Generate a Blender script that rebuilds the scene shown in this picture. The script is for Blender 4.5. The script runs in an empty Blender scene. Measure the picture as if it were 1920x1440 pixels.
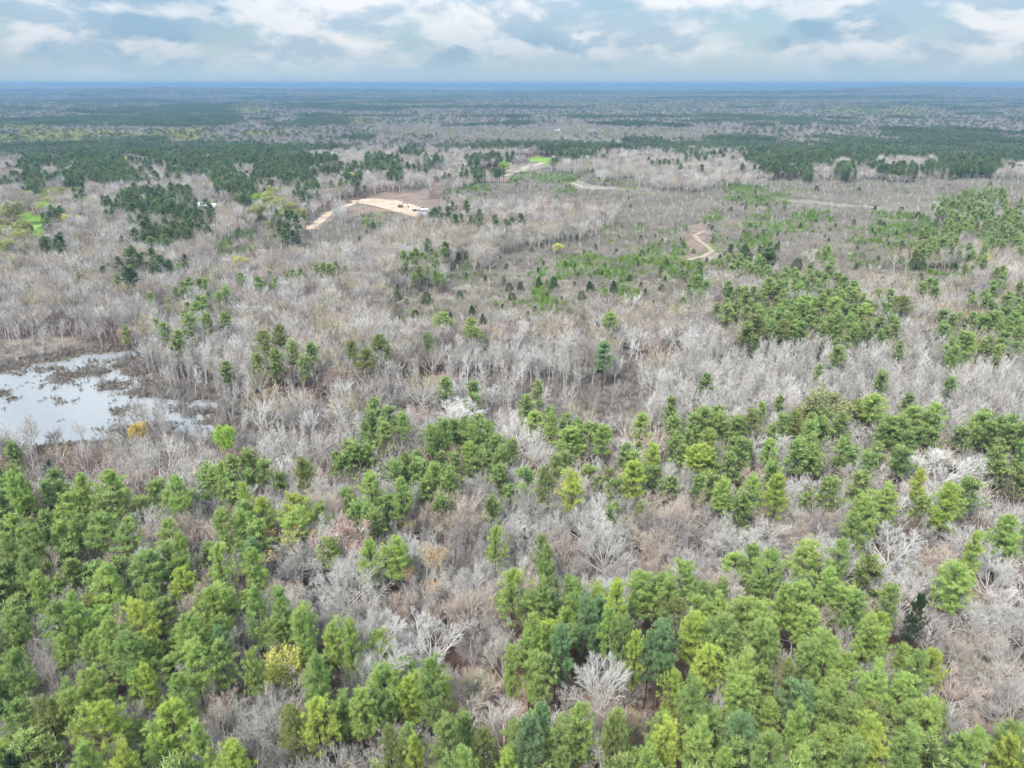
import bpy, math, random
import numpy as np
from mathutils import Vector, Matrix

# ------------------------------------------------------------------ camera, sky, sun, exposure
sc = bpy.context.scene
COL = sc.collection
CAM_H, FPX = 100.0, 1356.0
PITCH = math.radians(22.55)
cam_d = bpy.data.cameras.new('camera'); cam = bpy.data.objects.new('camera', cam_d); COL.objects.link(cam)
cam.location = (0, 0, CAM_H); cam.rotation_euler = (math.pi/2 - PITCH, 0, 0)
cam_d.sensor_width = 36.0; cam_d.lens = 36.0*FPX/1920.0; cam_d.clip_start = 0.5; cam_d.clip_end = 90000
sc.camera = cam

SUN_EL, SUN_AZ = math.radians(52), math.radians(215)      # azimuth clockwise from +Y: sun behind the camera, to the left
sun_d = bpy.data.lights.new('sun', 'SUN'); sun_d.energy = 1.5; sun_d.angle = math.radians(12); sun_d.color = (1.0, 0.965, 0.91)
sun = bpy.data.objects.new('sun', sun_d); COL.objects.link(sun)
sdir = Vector((math.sin(SUN_AZ)*math.cos(SUN_EL), math.cos(SUN_AZ)*math.cos(SUN_EL), math.sin(SUN_EL)))
sun.rotation_euler = (-sdir).to_track_quat('-Z', 'Y').to_euler()

sc.view_settings.view_transform = 'Standard'; sc.view_settings.look = 'None'
sc.view_settings.gamma = 1.0; sc.view_settings.use_curve_mapping = False
sc.view_settings.exposure = 1.92

world = bpy.data.worlds.new('World'); sc.world = world; world.use_nodes = True
def build_world():
    nt = world.node_tree; N = nt.nodes; L = nt.links; N.clear()
    out = N.new('ShaderNodeOutputWorld'); bg = N.new('ShaderNodeBackground'); bg.inputs[1].default_value = 0.1
    L.new(bg.outputs[0], out.inputs[0])
    sky = N.new('ShaderNodeTexSky'); sky.sky_type = 'NISHITA'; sky.sun_disc = False
    sky.sun_elevation = SUN_EL; sky.sun_rotation = SUN_AZ; sky.altitude = 100; sky.air_density = 1.0; sky.dust_density = 0.6
    tc = N.new('ShaderNodeTexCoord')
    sep = N.new('ShaderNodeSeparateXYZ'); L.new(tc.outputs['Generated'], sep.inputs[0])
    def math_(op, a, b=None, c=None, clamp=False):
        m = N.new('ShaderNodeMath'); m.operation = op; m.use_clamp = clamp
        for i, v in enumerate((a, b, c)):
            if v is None: continue
            if isinstance(v, (int, float)): m.inputs[i].default_value = v
            else: L.new(v, m.inputs[i])
        return m.outputs[0]
    z = math_('MAXIMUM', sep.outputs[2], 0.0)
    mp = N.new('ShaderNodeMapping'); mp.inputs['Scale'].default_value = (1.0, 1.0, 2.1); mp.inputs['Location'].default_value = (3.1, 0.4, 1.7)
    L.new(tc.outputs['Generated'], mp.inputs[0])
    def noise(scale, det, rough, dist=0.0, vec=None):
        n = N.new('ShaderNodeTexNoise'); n.inputs['Scale'].default_value = scale; n.inputs['Detail'].default_value = det
        n.inputs['Roughness'].default_value = rough; n.inputs['Distortion'].default_value = dist
        L.new(vec or mp.outputs[0], n.inputs['Vector']); return n.outputs['Fac']
    def ramp(v, a, b):
        r = N.new('ShaderNodeMapRange'); r.interpolation_type = 'SMOOTHSTEP'; L.new(v, r.inputs[0])
        r.inputs[1].default_value = a; r.inputs[2].default_value = b; return r.outputs[0]
    def mix(f, a, b):
        m = N.new('ShaderNodeMix'); m.data_type = 'RGBA'
        if isinstance(f, (int, float)): m.inputs[0].default_value = f
        else: L.new(f, m.inputs[0])
        for k, v in ((6, a), (7, b)):
            if isinstance(v, tuple): m.inputs[k].default_value = (*v, 1)
            else: L.new(v, m.inputs[k])
        return m.outputs[2]
    def scale(c, f):
        m = N.new('ShaderNodeVectorMath'); m.operation = 'SCALE'; L.new(c, m.inputs[0])
        if isinstance(f, (int, float)): m.inputs['Scale'].default_value = f
        else: L.new(f, m.inputs['Scale'])
        return m.outputs[0]
    cover = ramp(noise(6.0, 7, 0.52, 0.15), 0.40, 0.53)             # where the cloud deck is closed
    up = N.new('ShaderNodeVectorMath'); up.operation = 'ADD'; up.inputs[1].default_value = (0, 0, 0.035); L.new(mp.outputs[0], up.inputs[0])
    here, above = noise(9.0, 8, 0.53, 0.25), noise(9.0, 8, 0.53, 0.25, up.outputs[0])
    puff = ramp(math_('SUBTRACT', here, above), -0.07, 0.09)        # bright heads where the cloud thins upwards, grey bases below
    broad = ramp(noise(5.0, 4, 0.5), 0.36, 0.62)
    shade = math_('ADD', math_('MULTIPLY', puff, 0.72), math_('MULTIPLY', broad, 0.28))
    cloud = mix(shade, (0.74, 1.14, 1.52), (1.98, 2.05, 2.12))
    lift = math_('MULTIPLY_ADD', z, 3.2, 1.0)                       # an overcast sky grows brighter towards the zenith
    cloud = scale(cloud, lift)
    blue = mix(0.5, scale(sky.outputs[0], 0.33), (0.62, 1.20, 1.76))
    skyc = mix(math_('MULTIPLY', cover, 0.93), blue, cloud)
    veil = math_('MULTIPLY', math_('SUBTRACT', 1.0, ramp(z, 0.004, 0.048)), 0.88)
    skyc = mix(veil, skyc, (1.28, 1.70, 1.98))
    L.new(skyc, bg.inputs[0])
build_world()
cy = sc.cycles
cy.max_bounces = 5; cy.diffuse_bounces = 3; cy.glossy_bounces = 2; cy.transmission_bounces = 3; cy.volume_bounces = 1
cy.transparent_max_bounces = 4; cy.use_denoising = True; cy.caustics_reflective = False; cy.caustics_refractive = False
cy.use_adaptive_sampling = True; cy.adaptive_threshold = 0.02
try: cy.denoiser = 'OPENIMAGEDENOISE'
except Exception: pass

# ------------------------------------------------------------------ helpers
rng = np.random.default_rng(7)
def tag(o, label=None, cat=None, group=None, kind=None):
    if label: o['label'] = label
    if cat: o['category'] = cat
    if group: o['group'] = group
    if kind: o['kind'] = kind
    return o

def vnoise(x, y, seed=0):
    x = np.asarray(x, float); y = np.asarray(y, float)
    xi = np.floor(x).astype(np.int64); yi = np.floor(y).astype(np.int64); fx = x-xi; fy = y-yi
    def h(a, b):
        v = (a*374761393 + b*668265263 + seed*974634777) & 0x7fffffff
        v = ((v ^ (v >> 13))*1274126177) & 0x7fffffff
        v = v ^ (v >> 16)
        return (v & 0xffff)/65535.0
    u = fx*fx*(3-2*fx); w = fy*fy*(3-2*fy)
    return (h(xi, yi)*(1-u)+h(xi+1, yi)*u)*(1-w) + (h(xi, yi+1)*(1-u)+h(xi+1, yi+1)*u)*w
def fbm(x, y, seed=0, oct=4):
    s = 0; a = 0.5; t = 0
    for k in range(oct):
        s = s + a*vnoise(np.asarray(x)*2**k, np.asarray(y)*2**k, seed+k*17); t += a; a *= 0.5
    return s/t*2-1
def sstep(a, b, v):
    t = np.clip((np.asarray(v, float)-a)/(b-a), 0, 1); return t*t*(3-2*t)

CP, SP = math.cos(PITCH), math.sin(PITCH)
def project(x, y, z):                                # world -> survey pixel of the 1920 x 1440 photograph
    dz = np.asarray(z)-CAM_H
    dep = y*CP - dz*SP; up = y*SP + dz*CP
    dep = np.maximum(dep, 1e-3)
    return 960+FPX*x/dep, 720-FPX*up/dep
def ray(px, py):
    u = (px-960)/FPX; v = (720-py)/FPX
    return u, CP+v*SP, -SP+v*CP
def on_level(px, py, z=2.0):                         # where the line of sight meets the level z
    dx, dy, dz = ray(px, py)
    t = (z-CAM_H)/min(dz, -1e-4)
    return dx*t, dy*t

# land cover survey: one letter for each 40 px wide cell, rows from y0 downwards
ROWS = [
(165,"PPBPPPpBBPPPPpPPPPPPPPpPPPPPPpPPPPPPPpPPPPPPPPPP"),
(180,"BBBPPPPpBBBPPPPPpppPPPPpBBBBBpPPPPPpppPPPPpppPPP"),
(190,"BBBBBBBBPPPBBPPPPPPPPPPBBBBBBppBBBPPPpBBPPPPPppp"),
(200,"BBBBBPPPPPPyBBBPPPPPPPBBBppBBppPPPPPPPPyyPyppPPB"),
(210,"BBBBpppPPPPBBBPPBBBBBPPPPBBPPPPPPPPPPPPBBpPpBBBB"),
(220,"BBpBBPPPPPPPPPPPyBBBpPPPPpffPPPPPPPPPPBPBBBBBBBB"),
(230,"yyBPPPPPPPPPPPPBBffffffffffffffffffBBBpBBBBBBBBB"),
(240,"PyyyyyByyPPyyPPPPBffffffffffffffffBBBpBBBpPPpBBB"),
(250,"yyyyByyyyyBBBBBBpBfBfffffffBBBpBBBPPpBBPPBPPPPBB"),
(260,"BpBpBpBBBBBBBBBBBBBBBppPPPPPBBPPPPPPBBBPPPPPPPPP"),
(270,"BBPPPPPPPPPPPPBBpBBBBBPPPPPPPPPBBBBBPPPPPPPPPPPP"),
(280,"BPPPPPPPPPPPPpBBBBBpBBBBBpPPBBBBBBBpPPPPPPPPBBPP"),
(295,"BPpPPpBPPPPPpPPPBppBpBPPBGBBBBBBBBBPPPPBPBBBPPPB"),
(310,"BPBpPPBBPPPBPPppppppBBPPsssgBBBBBBBBPPBPBPPPPPPB"),
(325,"BPPPPPPBBBPBPPpBpBpBBBDDgggsgsBBBBBBssssssssssss"),
(340,"BPBPBBBBBBPPBBpBpBBsDggsssgssgssssggssssssssssss"),
(360,"BByBBBPPPBBPyBBBBDDDBBssssssssssssgggsssssssspPs"),
(380,"yBBBBPPPPPBByyBBDDDDDBBBBBBBBsssssssssssssssPPPp"),
(400,"yGPyBBpBPPBBgPsssgBBBBBBBBBBsssssgsgsggssgggPPPP"),
(420,"yGBBBBBPPPBgsPsssSBBBBBBBBBBSSSSDSSggSSSSgggPPPp"),
(440,"yBpBBBBPPBgssssssBBBBBBBSSSSSSSSDSSgSSSSgggPPPPp"),
(460,"yBPBBBBBBBggBBBBBBBBpSBSSSSSSSggDgSSSSSSggpPpBPp"),
(480,"BBBBBBpBBBBBBBBBBBBppSSSSSgggggggSpPSSpSSSgggpBB"),
(520,"BBBBBBBBBBBBBBBBBBSSSSSSSgSSSgSSpBBBPPpPBBBpBBpB"),
(560,"BBBBBBBBBBBBBBBBBBSSSSSSSSSSBBBBBBPPPPPPPpBBBpPP"),
(600,"BBBBBBBbbbbBBBBBBBBBBBBBBBBBBBBBBBBpPPPPPpBBPpPP"),
(640,"mmmmmmmbbbbBBBBBBBBBBbbbbbbBBbBBbbbbbbbpbbpbbppb"),
(680,"wwwwwwhbbbbbBBBBBBBBBbbbbbbbbhhhbbbbbbbbbbbbbbbb"),
(720,"wWwwwwwhhhbbBBBBBBhhhhhhhhhhhhbbbbbbbbbbbbbbbbbb"),
(760,"WWWWWwwwhhhhhhhhbbbbbbbbhhhhhhhbbbbbbyPPbbbbbbbb"),
(800,"WWWWwhbbhhhhbbbBBPBBPpBBBBpPBBBPPPPPPPPBBPPPPPPP"),
(840,"pbBBBBBBBBBBBBBPPBBPPPPPBBpBBpPPPPPBBPBpPPPBBBPP"),
(880,"PpPBBBBpBBPPppPPBBPPPPPPPBBPPBPPPPBPPBpPPBBBBBpP"),
(920,"PPPPPPPPpBPPpPPPPPPPPPPBBBpBPPBBPPPPPBpBBBBPPpBB"),
(960,"PPPPPPPPBBBPBBBBPPBBBBBPBBBBpBBBBPPBBBBBPpBBBBBP"),
(1000,"PPPPPPPBBBBPBBBBBPPBBBBBBpBBBBBBBBPPBBBBPPBBBBpP"),
(1040,"PPPPPPPPBPPPBBBBBBPpBBBpPpBBBBBBBPPPPPPpBBBBBBBB"),
(1080,"PPPPPPPPPBPPPPBBBBBBBBBBPPpBPPPPPPPPPPPPPBBpPPBB"),
(1120,"PPPPPPPPPPPPPPpBBBBBBBBBPPPPPPPPPPPPPPPPPpBBPPBB"),
(1160,"BBPPPPPPPPPPPPPPBBBBBBBBPPPPPPPPPPPPPPPPPpBBpBBB"),
(1200,"PBBPPPPPPPPpyBPPPPPPPBBBPPPPPPPPPPPPPPPPPPPBBBBB"),
(1240,"PBBPPPPPPBBBBBPPPPPPPPrBPPPPPrrPPPPPPPPPPPPPBBBB"),
(1280,"PPPPPPPPPBBBBPPPPPPPPrrrrrrrrrrrPPPPPPPPPPPPPPBB"),
(1320,"pPPPPPPPPBBBPPPPPPPrrrrrrrrrrrPPPPPPPPPPPPPPBBBB"),
(1360,"BPPPPPPPPPBBPPPPBrrPPPrrPPPPPrrPPPPPPPPPPPPPPBBP"),
(1400,"PPPPPPPPPPPPBBBBBPPPPPPPPPPPPPBPPPPPPPPPPPPPPPPP")]
ROWY = np.array([r[0] for r in ROWS], float)
#
GRID = np.array([[ord(c) for c in r[1][:48].ljust(48, 'P')] for r in ROWS])
def cover_at(px, py, wob=True):
    px = np.asarray(px, float); py = np.asarray(py, float)
    if wob:
        k = np.clip((py-150)/300, 0.12, 1)
        px, py = px + 22*fbm(px/38, py/24/k, 5, 3), py + 18*k*fbm(px/38+9, py/24/k, 6, 3)
    c = np.clip((px/40).astype(int), 0, 47)
    r = np.clip(np.searchsorted(ROWY, py, side='right')-1, 0, len(ROWS)-1)
    return GRID[r, c]
WET = {'W': -0.72, 'w': -0.14, 'm': 0.12, 'h': 0.10, 'b': 0.55}
WETG = np.array([[WET.get(chr(c), 2.2) for c in row] for row in GRID])
ROWC = np.array([(ROWY[i]+(ROWY[i+1] if i+1 < len(ROWY) else 1440))/2 for i in range(len(ROWY))])
def wet_at(px, py):
    gx = np.clip(np.asarray(px, float)/40-0.5, 0, 46.999); ix = gx.astype(int); fx = gx-ix
    py = np.clip(np.asarray(py, float), ROWC[0], ROWC[-1]-1e-3)
    iy = np.clip(np.searchsorted(ROWC, py)-1, 0, len(ROWC)-2); fy = (py-ROWC[iy])/(ROWC[iy+1]-ROWC[iy])
    g = WETG
    return (g[iy, ix]*(1-fx)+g[iy, ix+1]*fx)*(1-fy)+(g[iy+1, ix]*(1-fx)+g[iy+1, ix+1]*fx)*fy
SKX = [-4000, 0, 200, 420, 640, 960, 1280, 1500, 1740, 1920, 6000]
SKY_ = [156, 157, 156.5, 159.5, 162, 164, 163.5, 162.5, 160, 160.5, 161]       # skyline heights
def height(x, y):
    x = np.asarray(x, float); y = np.asarray(y, float)
    d = np.hypot(x, y)
    px, py = project(x, np.maximum(y, 20.0), np.zeros_like(x))
    inside = (y > 60)
    wet = np.where(inside & (d < 420), wet_at(px, py), 2.2)
    wet = np.where(d > 330, wet + (2.2-wet)*sstep(330, 420, d), wet)
    wk = np.clip((2.2-wet)/2.1, 0, 1)
    z = wet + (1-wk)*(1.3*fbm(x/55, y/55, 11, 3)+0.3*fbm(x/9, y/9, 12, 2)) + wk*(0.62*fbm(x/13, y/7, 13, 4)+0.12*fbm(x/2.5, y/2.0, 14, 2))
    z = z + sstep(600, 3000, d)*9*fbm(x/800, y/800, 21, 3)
    z = z + sstep(2500, 7000, d)*(24*fbm(x/2600, y/1100, 22, 4)+8)
    z = z + sstep(4200, 6500, d)*(1-sstep(12000, 14000, d))*np.maximum(20*fbm(x/1700, y/800, 23, 4)+4, -6)
    az = x/np.maximum(y, 1)                                            # far skyline ridges
    sx = 960+FPX*np.clip(az, -3, 3)*CP*1.0/1.0*0.93
    sky = np.interp(sx, SKX, SKY_)
    el = (157.0-sky)/27.7*math.pi/180
    far = sstep(9500, 14500, d)*(1-sstep(16000, 19000, d)*0.6)
    zr = np.maximum(97+el*14500+13*fbm(az*22, d/9000, 31, 4), 0)
    z = z*(1-far*0.7)+far*zr*0.96*np.where(y > 0, 1, 0.5)
    r2 = sstep(0.33, 0.5, az)*np.exp(-((d-7600)/700)**2)*(34+6*fbm(az*18, 3, 33, 3))
    r3 = (1-sstep(-0.28, -0.12, az))*np.exp(-((d-8200)/600)**2)*sstep(-0.75, -0.45, az)*(26+6*fbm(az*18, 3, 34, 3))
    far3 = sstep(21000, 25000, d)*(100+el*25000+8*fbm(az*20, 5, 35, 3))*sstep(-0.1, 0.35, az)
    return z + np.where(y > 0, r2+r3, 0) + np.where((y > 0) & (d > 20000), np.maximum(far3-z, 0)*0.99, 0)

def new_mesh(name, V, F, mats=(), midx=None, smooth=False):
    V = np.asarray(V, np.float32).reshape(-1, 3); F = np.asarray(F, np.int32); k = F.shape[1]
    me = bpy.data.meshes.new(name)
    me.vertices.add(len(V)); me.vertices.foreach_set('co', V.ravel())
    me.loops.add(F.size); me.loops.foreach_set('vertex_index', F.ravel())
    me.polygons.add(len(F)); me.polygons.foreach_set('loop_start', np.arange(len(F), dtype=np.int32)*k)
    try: me.polygons.foreach_set('loop_total', np.full(len(F), k, np.int32))
    except Exception: pass
    for m in mats: me.materials.append(m)
    if midx is not None: me.polygons.foreach_set('material_index', np.asarray(midx, np.int32))
    me.polygons.foreach_set('use_smooth', np.full(len(F), smooth))
    me.update(calc_edges=True)
    return me
class MB:                                              # collects triangles by material
    def __init__(s): s.V = []; s.F = []; s.M = []; s.n = 0
    def add(s, V, F, m=0):
        V = np.asarray(V, float).reshape(-1, 3); F = np.asarray(F, int).reshape(-1, 3)
        s.V.append(V); s.F.append(F+s.n); s.M.append(np.full(len(F), m)); s.n += len(V)
    def mesh(s, name, mats, smooth=False):
        return new_mesh(name, np.concatenate(s.V), np.concatenate(s.F), mats, np.concatenate(s.M), smooth)
    def segs(s, P0, P1, R0, R1, sides, m=0):           # tapered tubes
        P0 = np.asarray(P0, float).reshape(-1, 3); P1 = np.asarray(P1, float).reshape(-1, 3)
        if len(P0) == 0: return
        R0 = np.asarray(R0, float); R1 = np.asarray(R1, float); n = len(P0)
        d = P1-P0; d /= np.maximum(np.linalg.norm(d, axis=1, keepdims=True), 1e-9)
        a = np.where(np.abs(d[:, 2:3]) < 0.9, np.array([[0, 0, 1.0]]), np.array([[1.0, 0, 0]]))
        u = np.cross(d, a); u /= np.linalg.norm(u, axis=1, keepdims=True); w = np.cross(d, u)
        t = np.arange(sides)*2*math.pi/sides
        ring = u[:, None, :]*np.cos(t)[None, :, None]+w[:, None, :]*np.sin(t)[None, :, None]
        V = np.concatenate([P0[:, None]+ring*R0[:, None, None], P1[:, None]+ring*R1[:, None, None]], 1)
        i = np.arange(sides); j = (i+1) % sides
        f = np.concatenate([np.stack([i, j, sides+j], 1), np.stack([i, sides+j, sides+i], 1)])
        F = (f[None]+np.arange(n)[:, None, None]*2*sides)
        s.add(V.reshape(-1, 3), F.reshape(-1, 3), m)
    def slivers(s, P, D, L, W, m=0):                   # thin blades: base edge, pointed end
        n = len(P); D = D/np.maximum(np.linalg.norm(D, axis=1, keepdims=True), 1e-9)
        a = rng.normal(size=(n, 3)); u = np.cross(D, a); u /= np.maximum(np.linalg.norm(u, axis=1, keepdims=True), 1e-9)
        L = np.asarray(L).reshape(-1, 1); W = np.asarray(W).reshape(-1, 1)
        V = np.stack([P-u*W/2, P+u*W/2, P+D*L], 1).reshape(-1, 3)
        s.add(V, np.arange(3*n).reshape(-1, 3), m)
    def flakes(s, P, size, m=0, up=0.0):               # free triangles, leaf sized
        n = len(P); a = rng.normal(size=(n, 3)); b = rng.normal(size=(n, 3))
        nrm = rng.normal(size=(n, 3)); nrm[:, 2] += up
        u = np.cross(nrm, a); u /= np.maximum(np.linalg.norm(u, axis=1, keepdims=True), 1e-9)
        w = np.cross(nrm, u); w /= np.maximum(np.linalg.norm(w, axis=1, keepdims=True), 1e-9)
        size = np.broadcast_to(np.asarray(size, float).reshape(-1, 1), (n, 1))
        V = np.stack([P-u*size*0.5, P+u*size*0.5, P+w*size*0.85], 1).reshape(-1, 3)
        s.add(V, np.arange(3*n).reshape(-1, 3), m)

# ------------------------------------------------------------------ materials
def node_mat(name, col, col2=None, rough=0.85, scale=3.0, rnd=0.0, hue=0.0, transl=0.0, patch=0.0, bump=0.0, spec=0.15):
    """base colour col..col2 by object-space noise; rnd / hue: differences from one plant to the next; patch: slow drift over the land"""
    m = bpy.data.materials.new(name); m.use_nodes = True
    nt = m.node_tree; N = nt.nodes; L = nt.links; N.clear()
    out = N.new('ShaderNodeOutputMaterial'); b = N.new('ShaderNodeBsdfPrincipled')
    b.inputs['Roughness'].default_value = rough; b.inputs['Specular IOR Level'].default_value = spec
    c2 = col2 or tuple(c*0.75 for c in col)
    tc = N.new('ShaderNodeTexCoord'); nz = N.new('ShaderNodeTexNoise'); nz.inputs['Scale'].default_value = scale; nz.inputs['Detail'].default_value = 4
    L.new(tc.outputs['Object'], nz.inputs['Vector'])
    mr = N.new('ShaderNodeMapRange'); mr.inputs[1].default_value = 0.32; mr.inputs[2].default_value = 0.68; L.new(nz.outputs['Fac'], mr.inputs[0])
    mx = N.new('ShaderNodeMix'); mx.data_type = 'RGBA'; L.new(mr.outputs[0], mx.inputs[0])
    mx.inputs[6].default_value = (*col, 1); mx.inputs[7].default_value = (*c2, 1)
    cur = mx.outputs[2]
    if rnd or hue or patch:
        oi = N.new('ShaderNodeObjectInfo')
        hs = N.new('ShaderNodeHueSaturation'); L.new(cur, hs.inputs['Color'])
        def mrange(sock, a, bb):
            r = N.new('ShaderNodeMapRange'); L.new(sock, r.inputs[0]); r.inputs[3].default_value = a; r.inputs[4].default_value = bb; return r.outputs[0]
        r2 = N.new('ShaderNodeMath'); r2.operation = 'FRACT'
        r3 = N.new('ShaderNodeMath'); r3.operation = 'MULTIPLY'; r3.inputs[1].default_value = 7.31; L.new(oi.outputs['Random'], r3.inputs[0]); L.new(r3.outputs[0], r2.inputs[0])
        val = mrange(oi.outputs['Random'], 1-rnd, 1+rnd)
        hu = mrange(r2.outputs[0], 0.5-hue, 0.5+hue)
        if patch:
            ns = N.new('ShaderNodeTexNoise'); ns.inputs['Scale'].default_value = 0.02; ns.inputs['Detail'].default_value = 2; L.new(oi.outputs['Location'], ns.inputs['Vector'])
            pr = N.new('ShaderNodeMapRange'); pr.inputs[1].default_value = 0.35; pr.inputs[2].default_value = 0.65; L.new(ns.outputs['Fac'], pr.inputs[0])
            pr.inputs[3].default_value = 1-patch; pr.inputs[4].default_value = 1+patch
            mm = N.new('ShaderNodeMath'); mm.operation = 'MULTIPLY'; L.new(val, mm.inputs[0]); L.new(pr.outputs[0], mm.inputs[1]); val = mm.outputs[0]
        L.new(hu, hs.inputs['Hue']); L.new(val, hs.inputs['Value']); cur = hs.outputs['Color']
    L.new(cur, b.inputs['Base Color'])
    if bump:
        bp = N.new('ShaderNodeBump'); bp.inputs['Strength'].default_value = bump; L.new(nz.outputs['Fac'], bp.inputs['Height']); L.new(bp.outputs[0], b.inputs['Normal'])
    sh = b.outputs[0]
    if transl:
        t = N.new('ShaderNodeBsdfTranslucent'); L.new(cur, t.inputs[0]); ms = N.new('ShaderNodeMixShader'); ms.inputs[0].default_value = transl
        L.new(b.outputs[0], ms.inputs[1]); L.new(t.outputs[0], ms.inputs[2]); sh = ms.outputs[0]
    L.new(sh, out.inputs['Surface'])
    return m
M = {}
PINE = {'Y': (0.450, 0.545, 0.145), 'F': (0.390, 0.505, 0.170), 'M': (0.325, 0.430, 0.160), 'B': (0.255, 0.380, 0.190), 'O': (0.285, 0.330, 0.125), 'D': (0.075, 0.125, 0.062)}
for k, c in PINE.items():
    M['pine'+k] = node_mat('needles_'+k, tuple(min(v*1.22, 1) for v in c), tuple(v*0.78 for v in c), 0.6, 0.55, 0.10, 0.010, 0.5)
    M['tip'+k] = node_mat('new_growth_'+k, (c[0]*1.6, c[1]*1.45, c[2]*1.45), (c[0]*1.3, c[1]*1.25, c[2]*1.25), 0.6, 0.8, 0.08, 0.008, 0.5)
M['pineX'] = node_mat('needles_mixed', (0.285, 0.360, 0.140), (0.200, 0.268, 0.110), 0.6, 0.5, 0.24, 0.022, 0.5, 0.16)
M['pineZ'] = node_mat('needles_dark', (0.150, 0.215, 0.096), (0.105, 0.155, 0.074), 0.6, 0.5, 0.24, 0.022, 0.4, 0.16)
M['pineK'] = node_mat('needles_far', (0.135, 0.180, 0.100), (0.100, 0.138, 0.080), 0.7, 0.05, 0.2, 0.02, 0.3, 0.12)
M['sap'] = node_mat('sapling_needles', (0.25, 0.42, 0.06), (0.18, 0.31, 0.05), 0.6, 0.5, 0.25, 0.02, 0.42, 0.1)
M['cedar'] = node_mat('cedar_foliage', (0.115, 0.165, 0.066), (0.080, 0.120, 0.052), 0.75, 0.8, 0.2, 0.02, 0.15)
M['bark'] = node_mat('pine_bark', (0.105, 0.066, 0.050), (0.060, 0.040, 0.033), 0.95, 1.4, 0.2, bump=0.4)
M['limb'] = node_mat('pale_bark', (0.64, 0.60, 0.555), (0.46, 0.42, 0.385), 0.9, 1.1, 0.16, 0.01)
M['twig'] = node_mat('grey_twigs', (0.51, 0.475, 0.435), (0.37, 0.34, 0.308), 0.9, 0.5, 0.36, 0.015, 0.0, 0.1)
M['floortwig'] = node_mat('dull_floor_twigs', (0.20, 0.155, 0.13), (0.14, 0.105, 0.09), 0.9, 0.5, 0.2, 0.015)
M['tantwig'] = node_mat('tan_twigs', (0.47, 0.41, 0.27), (0.36, 0.31, 0.20), 0.9, 0.5, 0.2, 0.02)
M['darktwig'] = node_mat('brown_twigs', (0.24, 0.19, 0.16), (0.165, 0.13, 0.11), 0.9, 0.5, 0.2, 0.02)
M['twigK'] = node_mat('far_twigs', (0.40, 0.365, 0.335), (0.30, 0.27, 0.25), 0.9, 0.04, 0.12, 0.01)
M['white'] = node_mat('white_bark', (0.64, 0.61, 0.57), (0.50, 0.47, 0.44), 0.9, 1.1, 0.1)
M['whitetwig'] = node_mat('pale_twigs', (0.66, 0.63, 0.595), (0.53, 0.505, 0.475), 0.9, 0.5, 0.12, 0.01)
M['pinktwig'] = node_mat('pinkish_twigs', (0.54, 0.445, 0.37), (0.43, 0.35, 0.295), 0.9, 0.5, 0.12, 0.01)
M['purptwig'] = node_mat('dull_purple_twigs', (0.42, 0.38, 0.36), (0.31, 0.28, 0.268), 0.9, 0.5, 0.12, 0.01)
M['scrub'] = node_mat('scrub_twigs', (0.37, 0.335, 0.285), (0.28, 0.25, 0.21), 0.9, 0.35, 0.2, 0.02, 0.0, 0.14)
M['swampshrub'] = node_mat('swamp_shrub_twigs', (0.40, 0.365, 0.335), (0.29, 0.26, 0.24), 0.9, 0.5, 0.18, 0.015)
M['sedge'] = node_mat('dead_sedge', (0.30, 0.245, 0.19), (0.17, 0.135, 0.105), 0.9, 0.8, 0.3, 0.02)
BUD = {'yellow': (0.46, 0.44, 0.13), 'lime': (0.30, 0.42, 0.06), 'orange': (0.42, 0.31, 0.16), 'pink': (0.38, 0.26, 0.215), 'palegreen': (0.27, 0.29, 0.13), 'gold': (0.50, 0.38, 0.10)}
for k, c in BUD.items(): M['bud_'+k] = node_mat('buds_'+k, tuple(v*1.5 for v in c), tuple(v*1.2 for v in c), 0.7, 0.8, 0.08, 0.008, 0.3)
M['budX'] = node_mat('buds_mixed', (0.46, 0.47, 0.16), (0.34, 0.35, 0.12), 0.7, 0.6, 0.2, 0.03, 0.3)

# ------------------------------------------------------------------ ground, water, tracks
def attr_mat(name, attr, rough, scale, amp, bump, fine=9.0):
    m = bpy.data.materials.new(name); m.use_nodes = True; nt = m.node_tree; N = nt.nodes; L = nt.links
    b = N['Principled BSDF']; b.inputs['Roughness'].default_value = rough; b.inputs['Specular IOR Level'].default_value = 0.1
    a = N.new('ShaderNodeAttribute'); a.attribute_name = attr
    tc = N.new('ShaderNodeTexCoord')
    n1 = N.new('ShaderNodeTexNoise'); n1.inputs['Scale'].default_value = scale; n1.inputs['Detail'].default_value = 8; n1.inputs['Roughness'].default_value = 0.65; L.new(tc.outputs['Object'], n1.inputs['Vector'])
    n2 = N.new('ShaderNodeTexNoise'); n2.inputs['Scale'].default_value = scale/fine; n2.inputs['Detail'].default_value = 5; L.new(tc.outputs['Object'], n2.inputs['Vector'])
    ad = N.new('ShaderNodeMath'); ad.operation = 'ADD'; L.new(n1.outputs['Fac'], ad.inputs[0]); L.new(n2.outputs['Fac'], ad.inputs[1])
    mr = N.new('ShaderNodeMapRange'); mr.inputs[1].default_value = 0.7; mr.inputs[2].default_value = 1.3; mr.inputs[3].default_value = 1-amp; mr.inputs[4].default_value = 1+amp; L.new(ad.outputs[0], mr.inputs[0])
    hs = N.new('ShaderNodeHueSaturation'); L.new(a.outputs['Color'], hs.inputs['Color']); L.new(mr.outputs[0], hs.inputs['Value'])
    L.new(hs.outputs[0], b.inputs['Base Color'])
    bp = N.new('ShaderNodeBump'); bp.inputs['Strength'].default_value = bump; bp.inputs['Distance'].default_value = 0.3; L.new(n1.outputs['Fac'], bp.inputs['Height']); L.new(bp.outputs[0], b.inputs['Normal'])
    return m
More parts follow.
